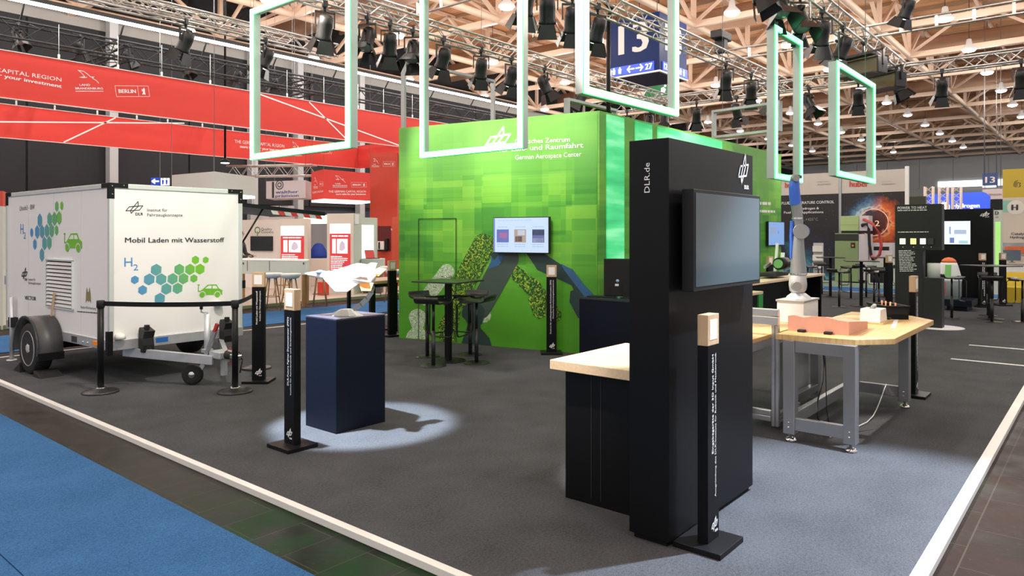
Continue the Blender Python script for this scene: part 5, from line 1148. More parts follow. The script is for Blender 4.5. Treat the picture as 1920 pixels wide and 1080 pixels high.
b.build('eyes', M_dark, pr); b = MB(); b.sphere((0, .162, 1.64), .016, 8, 5, (.8, 1, 1.3)); b.build('nose', MATS['skin_tone'], pr)

# ================================================================ RIGHT BACKGROUND
# ---- sample display tower
sd = thing('sample_display_tower', 'black stepped display tower titled POWER TO HEAT with four lit samples', 'display tower', (14.8, 2.36, 0)); XF = 14.8; PX = PLX(XF)
def yu(u, x=XF): return ON(u, 500, PLX(x)).y
def zv(u, v, x=XF): return ON(u, v, PLX(x)).z
yl, yr, ym = yu(1678), yu(1766), yu(1730); zt, zs, zh = zv(1720, 383), zv(1745, 521), zv(1750, 469)
def sdp(name, m, *b, **k): return world_child(MB().box(*b).build(name, m, **k), sd)
M_mblk = mat('matt_black_board', (.012, .012, .0125), .6)
sdp('upper_body', M_mblk, XF, yr, zh, XF + .25, yl, zt, bevel=.003); sdp('stem', M_mblk, XF, ym, 0, XF + .25, yl, zh); sdp('step', M_mblk, XF, yr, 0, XF + .25, ym, zs, bevel=.003)
ltpx('POWER TO HEAT', PX, (1683, 392.5), (1738, 391.5), 5.2, M_white, sd, bold=.02); F, W = plane_frame(PX, (1683, 395.5), (1738, 394.5)); dashes(F, W, .014, M_white, sd); F, W = plane_frame(PX, (1683.5, 436), (1741, 435.5)); dashes(F, W, .014, M_white, sd)
F, W = plane_frame(PX, (1685, 471), (1720, 470)); dashes(F, W, .013, M_white, sd, rows=13, gap=2.4)
sdp('display_niche', mat('niche_black', (.004, .004, .004), .3), XF - .002, yu(1756), zv(1720, 460), XF, yu(1684), zv(1720, 439))
for u, c_, e_ in ((1693, (.75, .78, .62), .9), (1713, (.9, .75, .3), .9), (1731, (.85, .88, .75), .9), (1746, (.05, .05, .055), 0.0)):
    sdp('sample', mat('sample_%d' % u, c_, .4, emit=e_), XF - .05, yu(u + 5), zv(u, 458), XF - .003, yu(u - 5), zv(u, 447)); sdp('sample_mark', M_white, XF - .003, yu(u + .8), zv(u, 464), XF - .001, yu(u - .8), zv(u, 462.5))
o = MB().lathe([(.42, 0.0005), (.42, .004)], c=(14.95, 2.45, 0), n=40).build('floor_disc', mat('white_disc', (.75, .75, .8), .6)); tag(o, 'white round floor disc under the sample display tower', 'floor disc')
cy = thing('sample_cylinder', 'white cylinder standing on the step of the sample tower', 'cylinder', (14.93, yu(1748), zs)); MB().lathe([(.105, 0), (.105, .255), (.10, .26)], n=24).build('body', mat('cylinder_white', (.72, .74, .72), .5), cy)
# ---- black screen wall
XW = 20.0; dw = thing('screen_wall', 'black partition wall with star emblem and a bright screen', 'wall panel', (XW, 2.7, 0)); y0, y1 = yu(1862, XW), yu(1702, XW); zt = zv(1800, 392, XW)
o = MB().box(XW, y0, 0, XW + .12, y1, zt).build('wall_body', M_black); world_child(o, dw)
F, W = plane_frame(PLX(XW), (1838, 406.5), (1855, 406)); star(F, W, M_white, dw, sw=.09, asp=.65)
t, F, W, Hh = screen('lit_screen', 'bright lit screen showing a diagram on the black screen wall', PLX(XW - .05), None, (1764, 414, 1820.5, 459), .05, [(.28, .45, .34, .75, (.4, .55, .85)), (.45, .45, .85, .62, (.55, .68, .9)), (.3, .08, .45, .3, (.2, .3, .7)), (.6, .05, .9, .18, (.6, .9, .9))], (.85, .95, 1.0), 1.1)
pd2 = thing('receiver_plinth', 'low black plinth before the black screen wall', 'plinth', (18.6, 3.1, 0)); y0, y1 = yu(1822, 18.4), yu(1764, 18.4); o = MB().box(18.4, y0, .10, 19.3, y1, .24).box(18.5, y0 + .1, 0, 19.2, y1 - .1, .10).build('plinth_body', M_navy); world_child(o, pd2)
cp_ = thing('receiver_capsule', 'pale capsule exhibit with orange dome and green window', 'exhibit', (18.8, yu(1779, 18.8), .24)); cp_.scale = (.75, .75, .75)
MB().lathe([(.30, 0), (.30, .06), (.33, .08)], n=30).build('base_ring', mat('pale_green_ring', (.4, .62, .45), .5), cp_); MB().lathe([(.33, .07), (.33, .52), (.34, .53), (.34, .60)], n=30).build('drum', mat('drum_pale', (.55, .62, .62), .45, noise=.2, nscale=6), cp_)
MB().lathe([(.33, .62), (.31, .72), (.24, 1.0), (.21, 1.08)], n=30).build('cone', mat('cone_pale', (.66, .72, .70), .4), cp_); MB().lathe([(.21, 1.08), (.18, 1.16), (.10, 1.22), (.02, 1.235)], n=24).build('dome', mat('dome_orange', (.75, .16, .04), .4), cp_)
b = MB(); b._add([(-.345, -.10, .66), (-.345, .05, .66), (-.27, .05, 1.02), (-.27, -.10, 1.02), (-.30, -.10, .66), (-.30, .05, .66), (-.22, .05, 1.02), (-.22, -.10, 1.02)], [(0, 3, 2, 1), (4, 5, 6, 7), (0, 1, 5, 4), (1, 2, 6, 5), (2, 3, 7, 6), (3, 0, 4, 7)]); b.build('window', mat('window_green', (.12, .38, .08), .3, emit=.2), cp_)
b = MB().box(-.335, .03, .1, -.325, .045, .5); b.build('red_stripe', M_red, cp_)
# ---- temperature control wall
XH = 26.0
def space(name, glow):
    n = NT(name, .5); sx = n.n('ShaderNodeSeparateXYZ'); n.l(n.tc.outputs['Object'], sx.inputs[0]); Y, Z = sx.outputs['Y'], sx.outputs['Z']
    nz = n.noise(1.4, 6, None); st = n.noise(30, 1); stars = n.ramp(st, [(.74, (0, 0, 0)), (.78, (.5, .55, .6))])
    if not glow:
        f = n.math('ADD', n.math('MULTIPLY', Z, -.42), n.math('MULTIPLY', nz, 1.5)); c = n.ramp(f, [(.0, (.006, .006, .008)), (.32, (.008, .012, .03)), (.5, (.015, .10, .16)), (.58, (.10, .32, .38)), (.66, (.02, .06, .12)), (.85, (.16, .04, .03)), (1, (.02, .02, .05))])
    else:
        cy_, cz_ = n.math('SUBTRACT', Y, glow[0]), n.math('SUBTRACT', Z, glow[1]); r_ = n.math('SQRT', n.math('ADD', n.math('MULTIPLY', cy_, cy_), n.math('MULTIPLY', cz_, cz_)))
        nz3 = n.noise(5, 8, None, Distortion=.8); rr_ = n.math('ADD', r_, n.math('MULTIPLY', n.math('SUBTRACT', nz3, .5), .5))
        hot = n.ramp(rr_, [(.0, (.07, .01, .01)), (.40, (.10, .012, .01)), (.52, (.9, .35, .15)), (.60, (.65, .13, .02)), (.78, (.35, .05, .01)), (.95, (.01, .007, .006))])
        cold = n.ramp(rr_, [(.0, (.03, .015, .03)), (.40, (.03, .03, .06)), (.52, (.5, .62, .7)), (.60, (.12, .25, .38)), (.78, (.02, .06, .14)), (.95, (.006, .007, .012))])
        mr = n.n('ShaderNodeMapRange'); mr.inputs['From Min'].default_value = .25; mr.inputs['From Max'].default_value = -.15; n.l(n.math('ADD', cy_, n.math('MULTIPLY', cz_, .25)), mr.inputs['Value']); c = n.mix(mr.outputs[0], cold, hot)
    n.col(n.mix(.6, c, stars, 'ADD')); return n.m
yA0, yA1, yA2 = yu(1465, XH), yu(1575.5, XH), yu(1697, XH)
hub = thing('temperature_control_wall', 'grey-headed booth wall with two dark space-themed murals and red lettering', 'booth wall', (XH, 7, 0))
ring = (ON(1638, 417, PLX(XH)).y, ON(1638, 417, PLX(XH)).z)
def hp_(name, m, *b, **k): return world_child(MB().box(*b).build(name, m, **k), hub)
M_head = mat('stone_grey_header', (.55, .51, .45), .6); zc = zv(1600, 362, XH); zt = zv(1600, 321.5, XH)
hp_('mural', space('space_mural', None), XH, yA1 + .05, .1, XH + .1, yA0, zc); hp_('mural', space('ring_mural', ring), XH, yA2, .1, XH + .1, yA1 - .05, zc)
hp_('header', M_head, XH - .01, yA1 + .05, zc, XH + .1, yA0, zt); hp_('header', M_head, XH - .01, yA2, zc, XH + .1, yA1 - .05, zt); hp_('joint_post', M_alug, XH - .03, yA1 - .04, .1, XH + .1, yA1 + .04, zt + .05); hp_('end_post', M_wpaint, XH - .03, yA2 - .1, .1, XH + .1, yA2, zt + .08)
PH = PLX(XH - .02); M_hr = mat('signal_red', (.50, .05, .025), .5); M_gt = mat('grey_print', (.3, .29, .27), .6)
ltpx('huber', PH, (1592.5, 350.5), (1629, 349.5), 11.5, M_hr, hub, bold=.045); ltpx('huber', PH, (1471.5, 352), (1500, 351.5), 11, M_hr, hub, bold=.045)
for (u, v, w_) in ((1532.5, 342, 22), (1653, 341.5, 19)): ltpx('inspired by', PH, (u, v), (u + w_, v - .6), 3, mat('pale_grey_print', (.42, .40, .36), .6), hub); ltpx('temperature', PH, (u, v + 5), (u + 25, v + 4.2), 3.2, M_gt, hub, bold=.01)
PM = PLX(XH - .005); ltpx('FLUID TEMPERATURE CONTROL', PM, (1466, 383.5), (1564, 381), 5.2, M_white, hub, bold=.012); ltpx('Hydrogen &', PM, (1500, 393), (1535.5, 392.3), 4.5, M_white, hub, bold=.01); ltpx('Fuel Cell Applications', PM, (1470, 400.5), (1544, 399.5), 4.5, M_white, hub, bold=.01); ltpx('-125...+425°C', PM, (1492, 414.3), (1533.5, 413.5), 5.4, M_gt, hub)
ltpx('H', PM, (1627, 424.5), (1636.5, 424.3), 10.5, M_white, hub, bold=.02); ltpx('2', PM, (1640.5, 424), (1649.5, 423.8), 11, mat('h2_peach', (.9, .62, .45), .5, emit=.3), hub, bold=.02)
o = bars(frame((XH - .006, ring[0], ring[1]), (0, -1, 0), UP), [[(.74 * 0.6 * math.cos(i * math.pi / 16), .74 * .6 * math.sin(i * math.pi / 16)) for i in range(33)]], .03).build('ring_print', mat('ring_peach', (.85, .5, .35), .5, emit=.25)); world_child(o, hub)
o = MB().box(XH - 1.05, yA2 - .6, -.039, XH + .5, yA0, .099).build('floor', mat('sage_plinth', (.35, .45, .33), .6)); tag(o, 'sage green floor podium of the temperature control stand', kind='structure')
def unit(name, label, cat, x, u, z0, w_, dpt, parts):
    y = yu(u, x); t = thing(name, label, cat, (x, y, z0))
    for nm, m_, a_ in parts: MB().box(*a_).build(nm, m_, t, bevel=.006)
    return t
M_cg = mat('chiller_green', (.24, .34, .15), .45); M_cgl = mat('chiller_light_green', (.38, .52, .22), .45); M_cb = mat('chiller_dark', (.02, .025, .02), .5); M_cw = mat('chiller_white', (.62, .58, .60), .45)
ch = unit('chiller_cabinet', 'tall olive green chiller cabinet with dark top band', 'machine', 25.2, 1587, .1, .7, .7, [('cabinet', M_cg, (0, -.36, .05, .6, .36, 1.38)), ('dark_band', M_cb, (-.01, -.365, 1.38, .61, .365, 1.60)), ('top', M_cg, (0, -.36, 1.60, .6, .36, 1.63)), ('side_panel', M_cw, (.02, -.66, .1, .6, -.365, 1.6)), ('switch_plate', M_cb, (-.02, -.27, 1.15, -.011, -.14, 1.32)), ('switch', mat('switch_orange', (.8, .25, .05), .4), (-.04, -.23, 1.19, -.021, -.18, 1.25))])
c2 = unit('chiller_controller', 'light green controller box on top of the chiller cabinet', 'machine', 25.2, 1594, 1.735, .5, .5, [('box', M_cgl, (0, -.26, .07, .5, .30, .56)), ('side_box', M_cw, (.02, -.56, .07, .5, -.265, .56)), ('base', M_dark, (.02, -.5, 0, .48, .25, .07)), ('seam', M_cg, (-.004, -.26, .26, 0, .30, .275))])
y = yu(1620, 24.9); yc = yu(1594, 25.2)
for (lb, m_, pts) in (('thick black hose arching off the chiller controller', M_rubber, [(25.26, yc - .36, 1.96), (25.1, y + .1, 2.0), (25.0, y - .06, 2.02), (24.95, y - .13, 1.85), (24.95, y - .15, 1.35), (24.95, y - .2, 1.0), (24.97, y - .28, .82)]), ('red hose looping in front of the ring mural', mat('hose_red', (.45, .05, .05), .5), [(25.26, yc - .42, 2.16), (25.1, yc - .44, 2.17), (24.85, y - .05, 2.15), (24.75, y - .30, 2.02), (24.7, y - .5, 1.7), (24.7, y - .55, 1.35), (24.7, y - .5, 1.05), (24.72, y - .38, .93), (24.75, y - .25, 1.0)])):
    o = MB().tube(pts, .045, 8).build('hose', m_); tag(o, lb, 'hose')
unit('bench_chiller', 'white bench-top chiller on the white cabinet', 'machine', 25.1, 1651, .80, .5, .5, [('box', M_cw, (0, -.33, 0, .5, .33, .62)), ('grille', M_dark, (-.01, -.25, .38, 0, .20, .50))])
unit('white_cabinet', 'white and sage low cabinet with dark panel under the bench chiller', 'machine', 25.0, 1651, .1, .5, .5, [('box', mat('pale_sage_box', (.55, .62, .5), .5), (0, -.42, 0, .6, .42, .70)), ('dark_panel', M_dark, (-.01, -.32, .05, 0, .30, .55))])
bs = unit('brochure_stand', 'grey brochure stand with three trays before the space mural', 'stand', 23.6, 1534, 0, .3, .3, [('back', mat('stand_grey', (.45, .45, .44), .5), (0, -.15, 0, .05, .15, 1.42))])
for z in (.62, .86, 1.14): MB().box(-.1, -.14, z, 0, .14, z + .18).build('tray', M_wpaint, bs)
yb_ = thing('yellow_bench', 'mustard yellow angled bench beyond the bar table by the black wall', 'bench', (21.5, yu(1905, 21.5), 0)); MB().prism([(0, 0), (.5, 0), (.5, .72), (.38, .75), (.1, .42), (0, .38)], -.55, .32, Matrix(((1, 0, 0, 0), (0, 0, 1, 0), (0, 1, 0, 0), (0, 0, 0, 1)))).build('seat_body', mat('mustard_seat', (.55, .40, .02), .6), yb_, bevel=.01); MB().box(.03, -.5, 0, .47, .27, .02).build('kick_plate', M_dark, yb_)
wc = thing('white_counter', 'low white counter with grey monitors beneath the tall banner', 'counter', (26.0, yu(1905, 26), 0)); MB().box(0, -1.2, 0, .6, .45, .80).build('counter_body', M_wpaint, wc); MB().box(-.05, -1.25, .80, .65, .5, .84).build('counter_top', mat('counter_pale_wood', (.6, .5, .38), .5), wc)
for k_ in (0, 1):
    o = MB().box(-.02, -.22, .06, .02, .22, .38).box(-.08, -.08, 0, .08, .08, .02).box(-.01, -.03, .02, .01, .03, .06).build('monitor', mat('grey_blue_monitor', (.10, .14, .18), .3)); o.location = (26.25, yu(1905, 26) + .12 - .7 * k_, .84); tag(o, ['grey-blue monitor on the white counter next to the number column', 'grey-blue monitor on the white counter under the fuel wording'][k_], 'monitor')
# ---- banners, signs far right
XB = 27.0; y0 = yu(1880, XB); bn = thing('tall_banner', 'tall mustard and beige banner with lion emblem and fuel wording', 'banner', (XB, 1.5, 0)); PB = PLX(XB)
def bp_(name, m, u0, v0, u1, v1, x=XB, th=.05, par=bn):
    o = MB().box(x - .004, yu(u1, x), zv(u0, v1, x), x + th, yu(u0, x), zv(u0, v0, x)).build(name, m); return world_child(o, par)
bp_('upper_field', mat('mustard', (.50, .36, .03), .6), 1880, 318, 1975, 371); bp_('middle_field', mat('beige_field', (.56, .50, .42), .6), 1880, 371, 1975, 455); bp_('picture_field', mat('picture_grey', (.28, .3, .32), .6, noise=.6, nscale=3), 1880, 455, 1975, 480); bp_('lower_field', MATS['beige_field'], 1880, 480, 1975, 530)
P_ = PLX(XB - .006); F, W = plane_frame(P_, (1880, 398), (1900, 398)); o = flat(F, [[(0, 0), (W * .6, 0), (W * .75, W * .6), (W * .9, W * 1.33), (0, W * 1.33)]]).build('mint_field', mat('mint', (.22, .48, .38), .6)); world_child(o, bn)
F, W = plane_frame(P_, (1904.5, 389), (1921, 389)); o = flat(F, [[(W * math.cos(i * math.pi / 14), W * math.sin(i * math.pi / 14)) for i in range(28)]], z=.006).build('round_field', mat('pale_round', (.66, .62, .55), .6)); world_child(o, bn)
ltpx('H', PLX(XB - .016), (1896, 394), (1909, 394), 11, M_ink, bn, bold=.06); ltpx('Catalyst', PLX(XB - .01), (1896, 440.5), (1927, 440.5), 4.8, M_ink, bn, bold=.02); ltpx('Hydrogen', PLX(XB - .01), (1894, 447), (1928, 447), 4.8, M_ink, bn, bold=.02)
F, W = plane_frame(PLX(XB - .006), (1900, 351), (1914, 351)); o = bars(F, [[(.1 * W, .1 * W), (.05 * W, .5 * W), (.2 * W, .9 * W), (.55 * W, 1.1 * W)], [(.3 * W, 0), (.22 * W, .5 * W), (.4 * W, .85 * W)], [(.5 * W, .1 * W), (.42 * W, .5 * W), (.6 * W, .75 * W), (.95 * W, .65 * W), (.8 * W, .4 * W), (.95 * W, .2 * W), (.7 * W, 0)]], .09 * W).build('lion_emblem', M_ink); world_child(o, bn)
bp_('vehicle_picture', mat('picture_orange', (.6, .12, .03), .5, noise=.3, nscale=6), 1884, 462, 1935, 475, XB - .006, .004)
cl = thing('number_column', 'slim pale column lettered D 62 with a green lit strip', 'column', (24.6, 2.0, 0)); bp_('column_body', mat('pale_sage2', (.55, .60, .52), .5), 1861, 394, 1878, 560, 24.6, .3, cl); bp_('green_strip', mat('green_strip', (.35, .72, .2), .5, emit=.6), 1866, 416, 1876, 500, 24.59, .004, cl); PD = PLX(24.58); ltpx('D', PD, (1865.5, 402.5), (1872.5, 402.5), 7, M_ink, cl, bold=.03); ltpx('62', PD, (1866.5, 408.5), (1872, 408.5), 3, M_ink, cl)
hy = thing('rounded_sign', 'bright blue rounded sign with white Hydrogen lettering', 'sign', (40, 5, 0)); b_ = mat('sign_bright_blue', (.03, .10, .72), .5, emit=.5)
F, W = plane_frame(PLX(40), (1738, 402), (1855, 402)); o = MB(F).prism([(0, -2.6), (W, -2.6), (W, .85), (W - .15, 1.0), (W - .3, 1.06), (0, .98)], -.3, 0).build('sign_body', b_); world_child(o, hy); ltpx('Hydrogen', PLX(39.98), (1786, 389.5), (1837, 389), 8, M_slit, hy, bold=.03); F, W = plane_frame(PLX(39.95), (1759, 394), (1781, 394)); o = flat(F, [[(W / 2 + W * .5 * math.cos(i * math.pi / 10), W * .3 + W * .5 * math.sin(i * math.pi / 10)) for i in range(20)]]).build('round_emblem', M_slit); world_child(o, hy)
dk = thing('dark_partition', 'dark partition wall behind the sample tower', 'wall panel', (33, 7, 0)); bp_('wall_body', mat('dark_olive', (.03, .035, .02), .7), 1699, 369, 1735, 540, 33, .2, dk)
b13 = thing('hall_sign', 'dark blue hall sign numbered 13 above the far stands', 'sign', (46, 4, 4)); bp_('sign_body', mat('sign_navy', (.02, .05, .17), .5), 1842, 325, 1870, 352, 46, .2, b13); ltpx('13', PLX(45.98), (1847, 343), (1866, 342.5), 12, mat('sign_cream', (.75, .66, .6), .5), b13, bold=.03); bp_('lit_strip', M_slit, 1842, 348.5, 1868, 352, 45.97, .01, b13)
for u in (1845, 1868): o = MB().cyl((46.1, yu(u, 46), zv(u, 325, 46)), (46.1, yu(u, 46), 12.96), .02, n=5).build('hanger', M_alug); world_child(o, b13)
hx_ = thing('hanging_sign', 'pale sign with a hexagon outline and grey lettering', 'sign', (42, 3.5, 2)); bp_('sign_body', mat('pale_pink', (.62, .50, .44), .6), 1842, 355, 1880, 374, 42, .2, hx_); ltpx('HEXAGON', PLX(41.97), (1853, 366.5), (1877.5, 366), 3.2, M_ink, hx_)
for u in (1846, 1876): o = MB().cyl((42.1, yu(u, 42), zv(u, 355, 42)), (42.1, yu(u, 42), 12.96), .015, n=5).build('hanger', M_alug); world_child(o, hx_)
for u, lb in ((1742, 'white lattice truss tower beside the blue sign, the one near the dark partition'), (1769, 'white lattice truss tower in the middle before the blue sign'), (1794, 'white lattice truss tower before the wording of the blue sign')):
    x = 37.0; y = yu(u, x); zt = zv(u, 350, x); t = thing('lattice_tower', lb, 'truss', (x, y, 0)); w2 = .16; M_lt = mat('pinkish_truss', (.72, .6, .54), .4)
    for sx_, sy_ in ((1, 1), (1, -1), (-1, 1), (-1, -1)): MB().cyl((sx_ * w2, sy_ * w2, 0), (sx_ * w2, sy_ * w2, zt), .03, n=6).build('chord', M_lt, t)
    b = MB(); n_ = 14; hs = zt / n_
    for k in range(n_):
        for s_ in (1, -1): b.bar((-w2, s_ * w2 if k % 2 else -s_ * w2, k * hs), (-w2, -s_ * w2 if k % 2 else s_ * w2, (k + 1) * hs), .025, .025)
    b.build('lattice', M_lt, t)
# ================================================================ RIGGING
M_trs = mat('truss_aluminium', (.62, .60, .57), .3, .8); M_trb = mat('truss_black', (.015, .015, .016), .5)
def truss(p0, p1, label, m=M_trs, s=.24, r=.022, step=.28, ladder=False):
    p0, p1 = Vector(p0), Vector(p1); L = (p1 - p0).length; t = thing('lighting_truss', label, 'truss', p0, math.atan2(p1.y - p0.y, p1.x - p0.x))
    offs = ((0, -s / 2), (0, s / 2)) if ladder else ((-s / 2, -s / 2), (s / 2, -s / 2), (s / 2, s / 2), (-s / 2, s / 2))
    for (y, z) in offs: MB().cyl((0, y, z), (L, y, z), r, n=8).build('chord', m, t)
    b = MB(); n = max(2, int(L / step)); h = L / n
    for k in range(n):
        a_, c_ = k * h, (k + 1) * h
        if ladder:
            if k % 2 == 0: b.bar((a_, 0, -s / 2), (a_, 0, s / 2), .03, .05)
            continue
        for (ya, za), (yb, zb) in zip(offs, offs[1:] + offs[:1]):
            b.cyl((a_, ya, za), (c_, yb, zb), .011, n=4, caps=False) if k % 2 else b.cyl((a_, yb, zb), (c_, ya, za), .011, n=4, caps=False)
    o = b.build('lattice', m, t); o['kind'] = 'stuff'; return t
ZT = 5.2
truss((6.0, 9.0, ZT), (17.0, 9.0, ZT), 'long silver truss passing over the green booth front')
truss((6.0, 6.0, ZT), (17.0, 6.0, ZT), 'silver truss crossing in front of the blue hall number cube')
truss((7.5, 3.5, ZT), (17.0, 3.5, ZT), 'silver truss carrying the two big black panel lights')
truss((17.25, 10.6, ZT), (17.25, -1.5, ZT), 'silver cross truss joining the ends of the long trusses')
truss((3.0, 12.3, 5.45), (9.0, 12.3, 5.45), 'short silver truss over the trailer side of the stand')
truss((3.4, 14.2, 6.1), (9.2, 14.2, 6.1), 'thin silver truss between the light bar and the trailer truss', s=.18)
truss((5.0, 10.3, 5.85), (9.3, 10.3, 5.85), 'short silver truss piece hung above the long booth truss', s=.2)
truss((8.55, 9.3, 5.62), (8.55, 3.8, 5.62), 'flat silver ladder beam over the booth corner', ladder=True, s=.22)
truss((14.9, 6.5, 5.55), (14.9, -1.0, 5.55), 'flat silver ladder beam behind the tall green light frames', ladder=True, s=.22)
truss((0, 17.25, 5.85), (21, 17.25, 5.85), 'long black truss above the ring banner', M_trb, .36, .025, .4)
truss((7.0, 17.6, 5.95), (7.0, 25, 5.95), 'black cross truss over the ring banner near its lettering', M_trb, .36, .025, .4)
truss((12.2, 17.6, 5.95), (12.2, 25, 5.95), 'black cross truss over the middle of the ring banner', M_trb, .36, .025, .4)
truss((17.5, 17.6, 5.95), (17.5, 25, 5.95), 'black cross truss over the booth end of the ring banner', M_trb, .36, .025, .4)
q0, q1 = DP(430, 322, 24.5), DP(590, 330, 24.0); truss(q0, Vector((q1.x, q1.y, q0.z)), 'silver truss holding the pale hanging sign', s=.35, r=.03)
lb_ = thing('light_bar', 'long glowing white light bar above the red ring banner', 'light', (0, 16.75, 6.33)); MB().box(0, -.06, .05, 20.5, .06, .14).build('housing', M_trb, lb_); MB().box(.02, -.045, 0, 20.5, .045, .05).build('glow_tube', mat('tube_glow', (1, .98, .94), .4, emit=22.0), lb_)
for k in range(11): MB().bar((1 + 1.9 * k, 0, .14), (1 + 1.9 * k, .35, -.3), .03, .03).build('bracket', M_trb, lb_)
po = thing('rigging_pole', 'black cable-wrapped pole hanging from the truss by the hall number cube', 'pole', (0, 0, 0)); q = ON(1163, 60, PLY(6.0)); po.location = (q.x, q.y + .22, 3.0); MB().cyl((0, 0, -.05), (0, 0, 2.15), .035, n=10).build('pole', M_blackm, po); MB().tube([(.02, .03, 2.0), (.08, .05, 2.15), (.0, -.06, 2.3), (-.12, .02, 2.42), (-.3, 0, 2.46)], .045, 8).build('cable_bundle', M_rubber, po)

# ---- stage lights
M_fx = mat('fixture_black', (.010, .010, .011), .4); M_flap = mat('barn_door', (.016, .016, .017), .35, .2); M_lens = mat('lens_lit', (1, .98, .93), .3, emit=5.0); M_lens0 = mat('lens_glass', (.25, .27, .3), .08)
PROTO = {}
def make_fixture(kind):
    t = thing('stage_light', 'x', 'stage light'); hd = None
    MB().box(-.03, -.03, .0, .03, .03, .08).cyl((0, 0, -.03), (0, 0, .03), .02, n=8).build('clamp', M_fx, t)
    if kind == 'panel':
        MB().box(-.02, -.30, -.14, .02, .30, -.12).box(-.02, -.30, -.34, .02, -.28, -.12).box(-.02, .28, -.34, .02, .30, -.12).cyl((0, 0, 0), (0, 0, -.13), .02, n=8).build('yoke', M_fx, t)
        MB().box(-.12, -.28, -.46, .10, .28, -.22).build('housing', M_fx, t, bevel=.012); MB().box(.10, -.26, -.44, .105, .26, -.24).build('lens', mat('panel_amber', (.12, .09, .02), .3), t); MB().box(.10, -.28, -.22, .26, .28, -.21).build('barn_door', M_flap, t); MB().box(.10, -.28, -.47, .24, .28, -.46).build('barn_door', M_flap, t)
        return t
    MB().box(-.015, -.13, -.08, .015, .13, -.06).box(-.015, -.13, -.26, .015, -.115, -.06).box(-.015, .115, -.26, .015, .13, -.06).cyl((0, 0, .0), (0, 0, -.07), .018, n=8).build('yoke', M_fx, t)
    T = Matrix.Translation((0, 0, -.26)) @ Matrix.Rotation(R(28 if kind != 'down' else 6), 4, 'Y')
    MB(T).lathe([(.05, .16), (.085, .14), (.095, .05), (.095, -.10), (.105, -.12), (.105, -.16)], n=16).build('housing', M_fx, t)
    MB(T).lathe([(.092, -.162), (.085, -.168), (.01, -.172)], n=16).build('lens', M_lens if kind != 'off' else M_lens0, t)
    for k in range(4):
        Tk = T @ Matrix.Rotation(R(90 * k), 4, 'Z'); b = MB(Tk); w0, w1 = .075, .12
        b._add([(.105, -w0, -.15), (.105, w0, -.15), (.17, w1, -.31), (.17, -w1, -.31), (.110, -w0, -.15), (.110, w0, -.15), (.175, w1, -.31), (.175, -w1, -.31)], [(0, 1, 2, 3), (7, 6, 5, 4), (0, 4, 5, 1), (1, 5, 6, 2), (2, 6, 7, 3), (3, 7, 4, 0)]); b.build('barn_door', M_flap, t)
    MB(T).cyl((-.1, 0, .05), (-.15, 0, .06), .02, n=8).build('knob', M_fx, t)
    return t
def fixture(kind, loc, rz, label, group, sc=1.0):
    if kind not in PROTO: t = PROTO[kind] = make_fixture(kind)
    else: t = copy_tree(PROTO[kind])
    t.location = loc; t.rotation_euler = (0, 0, rz); t.scale = (sc, sc, sc); t['label'] = label; t['group'] = group; return t
def row(kind, us, plane, z, label, rz=None, sc=1.15):
    for u in us:
        p = ON(u, 200, plane) - plane[1] * .12; a_ = random.uniform(0, 6.28) if rz is None else R(rz) + random.uniform(-.5, .5); fixture(kind, (p.x, p.y, z), a_, label, label, sc)
Y9, Y6, Y35, X17 = PLY(9.0), PLY(6.0), PLY(3.5), PLX(17.25); ZB = ZT - .18
row('lit', (600, 722, 822, 893, 950), Y9, ZB, 'lit barn-door spotlight on the long truss over the green booth front', -100)
row('off', (680, 765, 1012, 1084), Y9, ZB, 'unlit barn-door spotlight on the long truss over the green booth front')
row('lit', (1013, 1060, 1108), Y6, ZB, 'lit spotlight by the black pole on the truss before the hall number cube', -120); row('off', (972, 1350, 1398, 1440), Y6, ZB, 'dark spotlight further along the truss that crosses the hall number cube', -150)
row('lit', (1526, 1566), Y35, ZB, 'lit spotlight beside the big black panel lights', -120); row('off', (1400, 1442, 1484, 1668), Y35, ZB, 'dark spotlight clustered with the big black panel lights')
for u, rz in ((1606, 160), (1648, 150)): p = ON(u, 100, Y35); fixture('panel', (p.x, p.y - .12, ZB + .02), R(rz), 'large black panel light with amber face on the panel truss', 'big black panel lights', 1.25)
row('lit', (1310, 1385, 1612, 1768, 1916), X17, ZB, 'lit spotlight under the silver cross truss', 190); row('off', (1180, 1222, 1250, 1520), X17, ZB, 'dark spotlight under the silver cross truss')
row('lit', (492,), PLY(12.3), 5.28, 'lit spotlight on the short truss over the trailer side', -60); row('off', (342,), PLY(12.3), 5.28, 'dark floodlight on the short truss over the trailer side', -60)
row('off', (30, 145, 238, 345, 440, 510), PLY(17.55), 6.02, 'small dark spotlight on the long black truss above the ring banner', sc=.9)
for i, bm in enumerate(BEAMS):
    p, tg = Vector(bm[0]), Vector(bm[1]); d_ = (tg - p).normalized(); fixture('lit', p - d_ * .22 + Vector((0, 0, .36)), math.atan2(-d_.y, -d_.x), 'lit spotlight aimed at the stand exhibits from the front rig', 'lit spotlights of the front rig', 1.0)
pj = thing('projector', 'black boxy moving light perched on the truss end by the green frames', 'stage light', ON(1352, 100, PLY(6.0))); pj.location.z = 5.55; MB().box(-.25, -.12, 0, .25, .12, .16).build('housing', M_fx, pj, bevel=.02); MB().box(-.08, -.1, -.25, .08, .1, 0).build('yoke', M_fx, pj)

